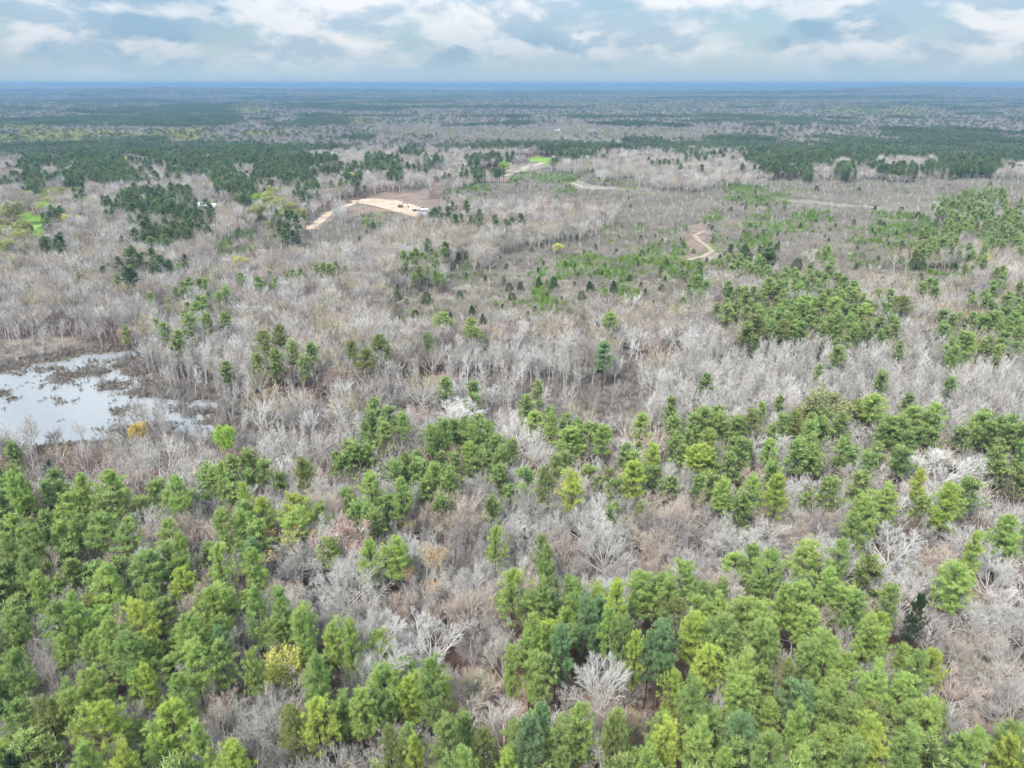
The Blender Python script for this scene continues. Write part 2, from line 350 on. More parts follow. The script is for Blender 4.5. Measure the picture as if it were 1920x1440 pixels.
SOIL = {'P': (.13, .08, .062), 'p': (.13, .082, .065), 'B': (.125, .085, .07), 'r': (.26, .18, .14), 'y': (.17, .13, .09), 's': (.24, .21, .175), 'S': (.235, .205, .165),
        'g': (.14, .15, .065), 'f': (.17, .18, .10), 'G': (.16, .25, .045), 'm': (.21, .175, .14), 'h': (.16, .14, .12), 'b': (.13, .10, .08), 'W': (.07, .06, .05), 'w': (.17, .14, .11), 'D': (.21, .155, .125)}
FARC = {'P': (.075, .095, .060), 'p': (.11, .115, .085), 'B': (.19, .165, .145), 'y': (.14, .15, .07), 'f': (.11, .125, .075)}
def build_ground():
    A = np.concatenate([np.linspace(-180, -66, 40, endpoint=False), np.linspace(-66, 66, 340, endpoint=False), np.linspace(66, 180, 40, endpoint=False)])*math.pi/180
    R = [8.0]
    while R[-1] < 520: R.append(R[-1]*(1.03 if R[-1] < 60 else 1.0062))
    while R[-1] < 30000: R.append(R[-1]*1.016)
    R = np.array(R); nA, nR = len(A), len(R)
    rr, aa = np.meshgrid(R, A, indexing='ij'); x = (rr*np.sin(aa)).ravel(); y = (rr*np.cos(aa)).ravel()
    z = height(x, y)
    V = np.concatenate([np.stack([x, y, z], 1), [[0, 0, 2.0]]]); c = nR*nA
    i, j = np.meshgrid(np.arange(nR-1), np.arange(nA), indexing='ij'); i = i.ravel(); j = j.ravel(); j2 = (j+1) % nA
    q = np.stack([i*nA+j, i*nA+j2, (i+1)*nA+j2, (i+1)*nA+j], 1)
    F = np.concatenate([np.stack([q[:, 0], q[:, 2], q[:, 1]], 1), np.stack([q[:, 0], q[:, 3], q[:, 2]], 1),
                        np.stack([np.full(nA, c), np.arange(nA), (np.arange(nA)+1) % nA], 1)[:, [0, 2, 1]]])
    me = new_mesh('ground', V, F, [attr_mat('ground_cover', 'cover', 0.95, 0.9, 0.42, 0.5)], None, True)
    px, py = project(x, np.maximum(y, 30), z); code = cover_at(px, py); d = np.hypot(x, y)
    lut = np.zeros((128, 3)); lutf = np.zeros((128, 3))
    for k in SOIL: lut[ord(k)] = SOIL[k]; lutf[ord(k)] = FARC.get(k, FARC['B'])
    col = lut[code]; f = sstep(9000, 10200, d)[:, None]
    nz = fbm(x/700, y/420, 51, 5)
    fc = np.where((nz > 0.02)[:, None], np.array(FARC['P']), np.array(FARC['B'])); fc = np.where((d > 9000)[:, None], fc, 0.5*fc+0.5*lutf[code])
    col = col*(1-f)+fc*f
    rgba = np.ones((len(V), 4), np.float32); rgba[:-1, :3] = col; rgba[-1, :3] = SOIL['P']
    at = me.color_attributes.new('cover', 'FLOAT_COLOR', 'POINT'); at.data.foreach_set('color', rgba.ravel())
    o = bpy.data.objects.new('ground', me); COL.objects.link(o)
    tag(o, 'brown leaf-littered ground rolling away to blue hills', kind='structure')
build_ground()

def sheet(name, pts, z_of, mat, label, sub=6):         # a draped patch from an outline
    c = np.mean(pts, 0); P = []
    n = len(pts)
    dense = []
    for k in range(n):
        a = np.array(pts[k]); b = np.array(pts[(k+1) % n])
        for t in range(sub): dense.append(a+(b-a)*t/sub)
    dense = np.array(dense); m = len(dense); rings = 7; V = []
    wob = 1+0.05*fbm(np.arange(m)*0.7, np.zeros(m)+len(name), 3, 3)
    for r in range(rings, 0, -1):
        q = c+(dense-c)*(r/rings)*(wob[:, None] if r == rings else 1); V.append(q)
    V = np.concatenate(V+[c[None]]); z = z_of(V[:, 0], V[:, 1])
    F = []
    for r in range(rings-1):
        for k in range(m):
            a, b = r*m+k, r*m+(k+1) % m; F += [(a, b, b+m), (a, b+m, a+m)]
    for k in range(m): F.append(((rings-1)*m+k, (rings-1)*m+(k+1) % m, rings*m))
    me = new_mesh(name, np.column_stack([V, z]), F, [mat], None, True)
    o = bpy.data.objects.new(name, me); COL.objects.link(o); return tag(o, label, kind='structure')
def strip(name, pts, width, mat, label, dz=0.3):       # a draped track along a line
    p = np.array(pts, float); t = np.linspace(0, len(p)-1, len(p)*14)
    q = np.stack([np.interp(t, np.arange(len(p)), p[:, k]) for k in (0, 1)], 1)
    for _ in range(6): q[1:-1] = (q[:-2]+2*q[1:-1]+q[2:])/4
    d = np.gradient(q, axis=0); d /= np.linalg.norm(d, axis=1, keepdims=True); nrm = np.stack([-d[:, 1], d[:, 0]], 1)
    w = width*(1+0.25*fbm(np.arange(len(q))*0.4, np.zeros(len(q)), 77, 2))[:, None]
    cols = [q+nrm*w*s for s in (-0.5, -0.17, 0.17, 0.5)]
    V = np.concatenate(cols); z = height(V[:, 0], V[:, 1])+dz; n = len(q); F = []
    for c in range(3):
        for k in range(n-1):
            a = c*n+k; F += [(a, a+1, a+n+1), (a, a+n+1, a+n)]
    me = new_mesh(name, np.column_stack([V, z]), F, [mat], None, True)
    o = bpy.data.objects.new(name, me); COL.objects.link(o); return tag(o, label, kind='structure')
M['dirt'] = node_mat('graded_dirt', (0.54, 0.41, 0.305), (0.38, 0.28, 0.205), 0.95, 0.12, bump=0.3)
M['sand'] = node_mat('sandy_track', (0.38, 0.31, 0.225), (0.29, 0.23, 0.17), 0.95, 0.2)
M['gravel'] = node_mat('pale_gravel', (0.44, 0.38, 0.31), (0.34, 0.29, 0.235), 0.95, 0.2)
M['meadow'] = node_mat('fresh_grass', (0.21, 0.31, 0.07), (0.15, 0.22, 0.06), 0.9, 0.12)
def build_water():
    pts = [on_level(*p, 0.0) for p in ((-420, 610), (-60, 610), (160, 615), (400, 650), (620, 690), (760, 740), (700, 800), (420, 850), (0, 900), (-420, 930))]
    m = bpy.data.materials.new('pond_water'); m.use_nodes = True; N = m.node_tree.nodes; L = m.node_tree.links
    b = N['Principled BSDF']; b.inputs['Base Color'].default_value = (0.27, 0.275, 0.275, 1); b.inputs['Roughness'].default_value = 0.1; b.inputs['IOR'].default_value = 1.7
    b.inputs['Specular IOR Level'].default_value = 0.5
    tc = N.new('ShaderNodeTexCoord'); nz = N.new('ShaderNodeTexNoise'); nz.inputs['Scale'].default_value = 0.7; nz.inputs['Detail'].default_value = 3; L.new(tc.outputs['Object'], nz.inputs['Vector'])
    bp = N.new('ShaderNodeBump'); bp.inputs['Strength'].default_value = 0.05; bp.inputs['Distance'].default_value = 0.2; L.new(nz.outputs['Fac'], bp.inputs['Height']); L.new(bp.outputs[0], b.inputs['Normal'])
    sheet('pond_water', pts, lambda x, y: np.zeros_like(x), m, 'pale sky-reflecting pond water at the marsh edge')
build_water()
hz = lambda dz: (lambda x, y: height(x, y)+dz)
def lv(*pp, z=3.0): return [on_level(a, b, z) for a, b in pp]
sheet('dirt_clearing', lv((655, 377), (690, 372), (745, 375), (790, 388), (802, 400), (798, 410), (770, 404), (725, 392), (690, 384), (668, 382)), hz(0.35), M['dirt'], 'bare orange-tan graded dirt clearing with parked vehicles')
strip('dirt_track', lv((672, 380), (640, 388), (612, 402), (590, 420), (578, 428)), 7, M['dirt'], 'reddish dirt track running down from the graded clearing')
strip('gravel_road', lv((770, 326), (840, 328), (900, 325), (960, 318), (1010, 308), (1020, 303)), 9, M['gravel'], 'pale gravel road leading to the bright green meadow')
strip('dirt_track', lv((940, 330), (965, 322), (985, 314)), 8, M['gravel'], 'short pale side track joining the gravel road')
strip('dirt_track', lv((1072, 342), (1095, 349), (1130, 353), (1172, 354)), 4.5, M['gravel'], 'pale curved track through brush below the gravel road')
strip('dirt_track', lv((1318, 432), (1302, 439), (1312, 450), (1330, 463), (1336, 470), (1318, 480), (1290, 487)), 3.4, M['sand'], 'sandy yellow winding track through the brushy clearcut')
strip('dirt_track', lv((1462, 372), (1520, 378), (1570, 383), (1640, 388)), 2.6, M['gravel'], 'thin pale straight track across the brushy clearcut')
strip('dirt_track', lv((1440, 421), (1490, 419), (1560, 416)), 3, M['sand'], 'faint tan track beside green saplings in the clearcut')
sheet('meadow', lv((990, 299), (1010, 296), (1035, 299), (1022, 305), (998, 304)), hz(0.35), M['meadow'], 'bright green meadow at the end of the gravel road')
sheet('meadow', lv((28, 425), (50, 420), (82, 421), (62, 434), (34, 446)), hz(0.35), M['meadow'], 'bright green lawn under the yellow-green budding tree')
sheet('dirt_clearing', lv((842, 243), (862, 236), (880, 236), (868, 243)), hz(1.2), M['gravel'], 'pale bare patch in the far young plantation')
sheet('meadow', lv((770, 252), (800, 250), (822, 252), (800, 256)), hz(1.2), M['meadow'], 'thin pale green field beyond the pine belt')
sheet('dirt_clearing', lv((1262, 257), (1290, 254), (1322, 255), (1300, 259)), hz(1.2), M['dirt'], 'pinkish bare clearing beside the far pine belt')

# ------------------------------------------------------------------ plants: prototypes
def unit(v): return v/np.maximum(np.linalg.norm(v, axis=-1, keepdims=True), 1e-9)
def grow(levels, H, seed, wob=0.13, k0=7):
    """branching skeleton, one generation at a time. levels: (children per branch, t_min, angle deg, length ratio, radius ratio, upward pull)"""
    r = np.random.default_rng(seed)
    tf, r0, lean = levels[0]
    P = np.zeros((1, 3)); D = unit(np.array([[r.normal()*lean, r.normal()*lean, 1.0]])); L = np.array([tf*H]); R = np.array([r0*H])
    gens = []
    for li in range(len(levels)):
        last = li == len(levels)-1
        k = k0 if li == 0 else (4 if li == 1 else (3 if li == 2 else (2 if not last else 1)))
        pts = [P]; dirs = []; d = D.copy(); up = 0.0 if li == 0 else levels[li][5]
        for s in range(k):
            d = unit(d + wob*(0.4 if li == 0 else 1.0)*r.normal(size=d.shape) + np.array([0, 0, up]))
            dirs.append(d); pts.append(pts[-1]+d*(L/k)[:, None])
        taper = 0.35 if not last else 0.4
        rad = [R*(1-(1-taper)*s/k) for s in range(k+1)]
        if li == 0: rad[0] = rad[0]*1.35
        gens.append((np.stack(pts, 1), np.stack(rad, 1)))
        if last: break
        c, tmin, ang, ratio, rr, _ = levels[li+1]
        n = len(P); t = tmin+(1-tmin)*(np.arange(c)[None, :]+r.random((n, c)))/c
        t[:, -1] = 1.0
        fi = np.minimum((t*k).astype(int), k-1); fr = t*k-fi
        pts = np.stack(pts, 1); dirs = np.stack(dirs, 1); radm = np.stack(rad, 1)
        ii = np.arange(n)[:, None]
        cp = pts[ii, fi]*(1-fr[..., None])+pts[ii, fi+1]*fr[..., None]
        cd = dirs[ii, fi]; cr = radm[ii, fi]
        a = np.where(np.abs(cd[..., 2:3]) < 0.92, np.array([0, 0, 1.0]), np.array([1.0, 0, 0]))
        u = unit(np.cross(cd, a)); w = np.cross(cd, u)
        ph = (np.arange(c)*2.4)[None, :]+r.random((n, 1))*6.28+r.normal(size=(n, c))*0.35
        th = np.radians(ang)*(0.65+0.7*r.random((n, c))); th[:, -1] *= 0.4
        nd = cd*np.cos(th)[..., None]+(u*np.cos(ph)[..., None]+w*np.sin(ph)[..., None])*np.sin(th)[..., None]
        nl = L[:, None]*ratio*((0.88+0.24*r.random((n, c))) if li == 0 and c < 15 else (0.7+0.6*r.random((n, c)))*(1.15-0.45*(t-tmin)/(1-tmin+1e-6)))
        P = cp.reshape(-1, 3); D = nd.reshape(-1, 3); L = nl.ravel(); R = np.maximum((cr*rr).ravel(), 0.006)
    return gens
SPREAD = [(0.36, 0.016, 0.03), (11, 0.6, 50, 1.10, 0.62, 0.11), (7, 0.4, 36, 0.40, 0.52, 0.12), (8, 0.35, 40, 0.50, 0.5, 0.10), (12, 0.2, 42, 0.60, 0.5, 0.07)]
UPRIGHT = [(0.86, 0.013, 0.02), (26, 0.22, 58, 0.27, 0.42, 0.14), (7, 0.2, 42, 0.5, 0.55, 0.08), (7, 0.15, 42, 0.6, 0.5, 0.05), (3, 0.2, 40, 0.6, 0.5, 0.03)]
VASE = [(0.44, 0.014, 0.03), (9, 0.6, 34, 0.95, 0.6, 0.10), (7, 0.35, 36, 0.42, 0.5, 0.10), (8, 0.3, 40, 0.52, 0.5, 0.08), (12, 0.2, 42, 0.62, 0.5, 0.06)]
SLENDER = [(0.88, 0.0085, 0.05), (13, 0.45, 42, 0.20, 0.45, 0.16), (6, 0.2, 40, 0.55, 0.55, 0.08), (6, 0.15, 40, 0.62, 0.5, 0.05)]
BUSH = [(0.10, 0.02, 0.1), (9, 0.1, 48, 7.0, 0.6, 0.10), (7, 0.2, 38, 0.5, 0.55, 0.06), (8, 0.2, 38, 0.6, 0.5, 0.04)]
def bare_meshes(name, levels, H, seed, mats, twig_w=0.034, drop=0, buds=None, wob=0.13):
    """returns trunk mesh, crown mesh, bud mesh"""
    lv_ = levels[:len(levels)-drop] if drop else levels
    g = grow(lv_, H, seed, wob)
    top = max(p[..., 2].max() for p, _ in g); s = H/top
    g = [(p*s, r*s) for p, r in g]
    cx, cy = [np.median(g[-1][0][:, -1, i]) for i in (0, 1)]
    t = MB(); c = MB(); nl = len(g); hw = 1.4 if mats[0] is M['white'] and H > 14 else 1.0
    for li, (p, r) in enumerate(g):
        a = p[:, :-1].reshape(-1, 3); b = p[:, 1:].reshape(-1, 3); ra = r[:, :-1].ravel(); rb = r[:, 1:].ravel()
        if li == 0: t.segs(a, b, ra, rb, 7, 0)
        elif li == 1: c.segs(a, b, np.maximum(ra*1.2*hw, 0.05*hw), np.maximum(rb*1.2*hw, 0.035*hw), 5, 0)
        elif li == 2 and nl > 4: c.segs(a, b, np.maximum(ra*1.3*hw, 0.035*hw), np.maximum(rb*1.3*hw, 0.028*hw), 3, 0)
        elif li < nl-1: c.segs(a, b, np.maximum(ra, twig_w*0.55), np.maximum(rb, twig_w*0.4), 3, 1)
        else:
            n = len(p); c.slivers(p[:, 0], p[:, -1]-p[:, 0], np.linalg.norm(p[:, -1]-p[:, 0], axis=1), np.full(n, twig_w), 1)
    bm = None
    if buds:
        q = MB(); ends = g[-1][0][:, -1]; zmin, n, size = buds
        ends = ends[ends[:, 2] > zmin*H]; r_ = np.random.default_rng(seed+5)
        pk = ends[r_.integers(0, len(ends), n)]+r_.normal(size=(n, 3))*0.16
        q.flakes(pk, size*(0.6+0.8*r_.random(n)), 0, 0.6); bm = q.mesh(name+'_buds', [M['bud_yellow']])
    return t.mesh(name+'_trunk', [mats[0]], True), c.mesh(name+'_crown', list(mats)), bm
def pine_meshes(name, H, seed, cb=0.5, Rr=0.17, limbs=52, tufts=7, needles=34, nl=0.5, nw=0.075, shape=2.2, needle_mat=None, tip_mat=None):
    r = np.random.default_rng(seed); t = MB(); c = MB()
    k = 9; p = np.zeros((k+1, 3)); p[:, 2] = np.linspace(0, H*0.97, k+1); p[1:, :2] = np.cumsum(r.normal(size=(k, 2))*0.05, 0)
    rad = np.linspace(0.0115*H, 0.02*H*0.14, k+1); rad[0] *= 1.3
    t.segs(p[:-1], p[1:], rad[:-1], rad[1:], 8, 0)
    for i in range(5):                                            # dead stubs below the crown
        z = H*(cb-0.22*r.random()); a = r.random()*6.28
        t.segs([[0, 0, z]], [[math.cos(a)*0.9, math.sin(a)*0.9, z-0.1]], [0.04], [0.015], 3, 0)
    s = np.sort(r.random(limbs))**0.9; az = np.arange(limbs)*2.4+r.normal(size=limbs)*0.4
    prof = np.sqrt(np.maximum(1-(s*0.985)**shape, 0.02))*(0.55+0.45*np.minimum(1, s*2.6))
    lob = 1+0.25*np.sin(az*1.0+r.random()*6)+0.12*np.sin(az*2+r.random()*6)
    Ln = Rr*H*prof*(0.75+0.4*r.random(limbs))*lob
    zz = H*(cb+(0.955-cb)*s); el = np.radians(8+48*s**1.5+r.normal(size=limbs)*9)
    d = np.stack([np.cos(az)*np.cos(el), np.sin(az)*np.cos(el), np.sin(el)], 1)
    x0 = np.stack([np.interp(zz, p[:, 2], p[:, i]) for i in (0, 1)]+[zz], 1)
    mid = x0+d*(Ln*0.55)[:, None]; end = mid+unit(d+np.array([0, 0, 0.35]))*(Ln*0.5)[:, None]
    c.segs(x0, mid, np.full(limbs, 0.0035*H), np.full(limbs, 0.002*H), 3, 1); c.segs(mid, end, np.full(limbs, 0.002*H), np.full(limbs, 0.001*H), 3, 1)
    f = 0.32+0.68*(np.arange(tufts)+r.random((limbs, tufts)))/tufts
    base = x0[:, None]+(end-x0)[:, None]*f[..., None]
    side = np.cross(d, [0, 0, 1.0]); off = (r.random((limbs, tufts))-0.5)*1.15*Ln[:, None]*np.sqrt(f)*0.85
    ctr = base+side[:, None]*off[..., None]; ctr[..., 2] += np.abs(r.normal(size=off.shape))*0.28-np.abs(off)*0.08
    C = ctr.reshape(-1, 3); C = np.concatenate([C, np.stack([p[-1, 0]+r.normal(size=6)*0.3, p[-1, 1]+r.normal(size=6)*0.3, np.full(6, H*0.97)-0.2*r.random(6)], 1)])
    bias = unit(C-np.array([0, 0, H*(cb+0.15)]))*0.45+np.array([0, 0, 0.55])
    n = len(C); dd = unit(r.normal(size=(n, needles, 3))+bias[:, None]*1.1)
    st = C[:, None]+dd*nl*0.12+r.normal(size=(n, needles, 3))*nl*0.16
    st = st.reshape(-1, 3); dd = dd.reshape(-1, 3); ln = nl*(0.65+0.6*r.random(n*needles)); wd = nw*(0.7+0.6*r.random(n*needles))
    ff = np.concatenate([f.ravel(), np.ones(6)]); tip = ((ff > 0.66)[:, None] & (dd.reshape(n, needles, 3)[..., 2] > 0.25)).ravel() & (r.random(n*needles) < 0.75)
    c.slivers(st[~tip], dd[~tip], ln[~tip], wd[~tip], 0); c.slivers(st[tip], dd[tip], ln[tip], wd[tip], 2)
    return t.mesh(name+'_trunk', [M['bark']], True), c.mesh(name+'_crown', [needle_mat or M['pineF'], M['bark'], tip_mat or needle_mat or M['tipF']])
def cone_meshes(name, H, seed, Rr, n, L, W, mat, power=0.8, base=0.05):
    r = np.random.default_rng(seed); t = MB(); c = MB()
    t.segs([[0, 0, -0.1]], [[0, 0, H*0.9]], [0.016*H], [0.004*H], 6, 0)
    s = base+(1-base)*r.random(n)**1.35; az = r.random(n)*6.283
    prof = np.maximum(1-s, 0.0)**power*np.minimum(1, (s-base)/0.12+0.45)
    lob = 1+0.16*np.sin(3*az+9*s)+0.10*np.sin(7*az+23*s)
    rr = Rr*H*prof*lob*np.sqrt(0.35+0.65*r.random(n))
    P = np.stack([np.cos(az)*rr, np.sin(az)*rr, s*H], 1)
    D = np.stack([np.cos(az)*0.8, np.sin(az)*0.8, np.full(n, 0.75)], 1)+r.normal(size=(n, 3))*0.35
    c.slivers(P, unit(D), L*(0.6+0.8*r.random(n)), W*(0.6+0.8*r.random(n)), 0)
    return t.mesh(name+'_trunk', [M['bark']], True), c.mesh(name+'_crown', [mat, M['bark']])
def join(name, *meshes):
    V = []; F = []; Mi = []; mats = []; n = 0
    for me in meshes:
        if me is None: continue
        v = np.empty(len(me.vertices)*3, np.float32); me.vertices.foreach_get('co', v); f = np.empty(len(me.polygons)*3, np.int32); me.loops.foreach_get('vertex_index', f)
        mi = np.empty(len(me.polygons), np.int32); me.polygons.foreach_get('material_index', mi)
        V.append(v.reshape(-1, 3)); F.append(f.reshape(-1, 3)+n); Mi.append(mi+len(mats)); n += len(me.vertices); mats += list(me.materials)
    return new_mesh(name, np.concatenate(V), np.concatenate(F), mats, np.concatenate(Mi))

PROTO = {}
def build_prototypes():
    g = ('limb', 'twig'); W = lambda a, b: (M[a], M[b])
    PROTO['pine'] = [pine_meshes(f'pine{i}', 20, 100+i, cb, Rr, 50, 7, 34, 0.55, 0.08, sh) for i, (cb, Rr, sh) in
                     enumerate([(0.46, .175, 2.6), (0.53, .18, 3.2), (0.42, .175, 2.3), (0.58, .165, 3.2), (0.48, .195, 2.8), (0.40, .165, 2.0), (0.45, .18, 2.5), (0.55, .17, 2.8)])]
    PROTO['pine_mid'] = [join(f'pine_mid{i}', *pine_meshes(f'pm{i}', 20, 140+i, cb, .17, 34, 4, 13, 0.95, 0.26, sh, M['pineX'], M['tipM'])) for i, (cb, sh) in enumerate([(0.45, 2.6), (0.5, 2.8), (0.4, 2.3), (0.56, 2.8), (0.36, 2.2)])]
    PROTO['pine_dark'] = [join(f'pine_dark{i}', *pine_meshes(f'pd{i}', 20, 150+i, cb, .19, 34, 4, 13, 0.95, 0.26, sh, M['pineZ'], M['pineX'])) for i, (cb, sh) in enumerate([(0.4, 2.8), (0.45, 3.0), (0.3, 2.5), (0.5, 3.0)])]
    PROTO['bare'] = []
    spec = [(SPREAD, 'limb', 'twig'), (SPREAD, 'white', 'whitetwig'), (VASE, 'limb', 'twig'), (VASE, 'white', 'whitetwig'), (UPRIGHT, 'white', 'whitetwig'), (SPREAD, 'limb', 'pinktwig'), (VASE, 'limb', 'pinktwig'), (SPREAD, 'limb', 'purptwig'), (UPRIGHT, 'limb', 'twig'), (VASE, 'limb', 'purptwig')]
    for i, (lvv, a, b) in enumerate(spec): PROTO['bare'].append(bare_meshes(f'bare{i}', lvv, 16, 200+i*3, W(a, b), 0.036))
    PROTO['bare_mid'] = [join(f'bare_mid{i}', *bare_meshes(f'bm{i}', lvv, 16, 240+i, W(a, b), 0.085, 1)) for i, (lvv, a, b) in enumerate([(SPREAD, 'limb', 'twig'), (VASE, 'limb', 'twig'), (SPREAD, 'limb', 'pinktwig'), (VASE, 'limb', 'purptwig'), (UPRIGHT, 'limb', 'twig'), (VASE, 'limb', 'whitetwig'), (SPREAD, 'limb', 'tantwig'), (VASE, 'limb', 'darktwig'), (SPREAD, 'limb', 'twig')])]
    PROTO['slender'] = [bare_meshes(f'slender{i}', SLENDER, 13, 260+i, W('white' if i % 2 else 'limb', 'whitetwig' if i == 1 else 'twig'), 0.05, wob=0.12) for i in range(5)]
    PROTO['budded'] = [bare_meshes(f'budded{i}', lvv, 15, 280+i, W('limb', 'twig'), 0.036, buds=(0.45, 2400, 0.34)) for i, lvv in enumerate([SPREAD, VASE])]
    PROTO['budtop'] = [bare_meshes(f'budtop{i}', lvv, 17, 290+i, W('white', 'whitetwig'), 0.036, buds=(0.70, 2600, 0.28)) for i, lvv in enumerate([SPREAD, VASE])]
    PROTO['leafy'] = [bare_meshes(f'leafy{i}', VASE, 14, 300+i, W('limb', 'twig'), 0.036, buds=(0.25, 5200, 0.38)) for i in range(2)]
    PROTO['shrub'] = [bare_meshes(f'shrub{i}', BUSH, 3.4, 320+i, W('limb', b), 0.035) for i, b in enumerate(['twig', 'pinktwig', 'purptwig', 'twig'])]
    PROTO['cedar'] = [cone_meshes(f'cedar{i}', 7, 340+i, rr, 2600, 0.5, 0.13, M['cedar'], pw) for i, (rr, pw) in enumerate([(.28, .5), (.36, .45), (.24, .6), (.42, .4)])]
    PROTO['sapling'] = [join(f'sapling{i}', *cone_meshes(f'sp{i}', 3.0, 360+i, .42, 420, 0.55, 0.16, M['sap'], 0.45)) for i in range(3)]
    PROTO['snag'] = [bare_meshes(f'snag{i}', [(0.9, 0.009, 0.03), (7, 0.4, 60, 0.12, 0.4, 0.02), (2, 0.4, 40, 0.5, 0.5, 0.0)], 12, 380+i, W('limb', 'limb'), 0.05) for i in range(2)]
    # low brush patches
    def brush(name, seed, n, rad, hmin, hmax, mat, per=26, w=0.085):
        r = np.random.default_rng(seed); c = MB()
        for i in range(n):
            a = r.random()*6.28; q = rad*math.sqrt(r.random()); x, y = q*math.cos(a), q*math.sin(a); h = hmin+(hmax-hmin)*r.random()**1.6
            m = int(per*(0.6+0.5*h/hmax)); b = np.stack([x+r.normal(size=m)*0.10*h, y+r.normal(size=m)*0.10*h, r.random(m)*0.55*h], 1)
            d = unit(np.stack([r.normal(size=m)*0.42, r.normal(size=m)*0.42, np.full(m, 1.0)], 1)); c.slivers(b, d, h*(0.35+0.3*r.random(m)), np.full(m, w), 0)
        return c.mesh(name, [mat])
    PROTO['brush'] = [brush(f'brush{i}', 400+i, 22, 4.2, 0.8, 4.2, M['scrub']) for i in range(4)]
    PROTO['swampbrush'] = [brush(f'swampbrush{i}', 410+i, 12, 2.4, 0.6, 2.6, M['swampshrub'], 40, 0.05) for i in range(3)]
    PROTO['litterbrush'] = [brush(f'litterbrush{i}', 420+i, 7, 2.0, 0.4, 2.4, m, 22, 0.035) for i, m in enumerate([M['floortwig'], M['darktwig'], M['floortwig']])]
    PROTO['sedge'] = [brush(f'sedge{i}', 430+i, 5, 0.9, 0.3, 0.8, M['sedge'], 26, 0.05) for i in range(3)]
    # far woods: patches of 60 m
    def crown_far(c, x, y, r, kind, det):
        if kind == 'P':
            h = 12+5*r.random(); R = 2.6+1.4*r.random(); n = det; v = unit(r.normal(size=(n, 3))); v[:, 2] = np.abs(v[:, 2])*1.15-0.25
            c.flakes(np.array([x, y, h-4.2])+v*np.array([R, R, 4.3])*(0.7+0.3*r.random((n, 1))), 1.5*(0.6+0.7*r.random(n)), 0, 0.8)
            c.segs([[x, y, -2]], [[x, y, h-3]], [0.25], [0.12], 3, 1)
        elif kind == 'B':
            h = 12+6*r.random(); R = 3+2*r.random(); n = det; v = unit(r.normal(size=(n, 3))); v[:, 2] = np.abs(v[:, 2])
            b = np.array([x, y, h*0.42])+v*np.array([R*0.55, R*0.55, h*0.3])*r.random((n, 1)); d = unit(v*np.array([1, 1, 1.2])+np.array([0, 0, 0.55]))
            c.slivers(b, d, 2.6*(0.6+0.8*r.random(n)), 0.42*(0.6+0.8*r.random(n)), 2)
            c.segs([[x, y, -2]], [[x, y, h*0.6]], [0.25], [0.1], 3, 3)
        elif kind == 'y':
            h = 11+5*r.random(); R = 3.2+2*r.random(); n = det; v = unit(r.normal(size=(n, 3))); v[:, 2] = np.abs(v[:, 2])
            c.flakes(np.array([x, y, h*0.5])+v*np.array([R, R, h*0.5])*(0.6+0.4*r.random((n, 1))), 1.2*(0.6+0.8*r.random(n)), 4, 0.6)
        elif kind == 'f':
            h = 2+2.5*r.random(); n = max(6, det//6); v = r.normal(size=(n, 3))*np.array([0.7, 0.7, 0.5]); c.flakes(np.array([x, y, h*0.6])+v, 1.1*(0.6+0.8*r.random(n)), 0 if r.random() < 0.5 else 4, 0.6)
    def patch(name, seed, mixk, size, gap, det):
        r = np.random.default_rng(seed); c = MB(); k = int(size/gap)
        for i in range(k):
            for j in range(k):
                x = (i+r.random()-k/2)*gap; y = (j+r.random()-k/2)*gap
                crown_far(c, x, y, r, mixk[r.integers(len(mixk))], det)
        return c.mesh(name, [M['pineK'], M['bark'], M['twigK'], M['twigK'], M['budX']])
    for key, mk, gap in (('P', 'PPPPPB', 5.8), ('B', 'BBBBBBBBBBP', 6.6), ('p', 'PPPBBBB', 6.2), ('y', 'yyyBBBP', 7.0), ('f', 'fffffffB', 5.0)):
        PROTO['far'+key] = [patch(f'far{key}{i}', 500+i+ord(key), mk, 60, gap, 60) for i in range(3)]
build_prototypes()

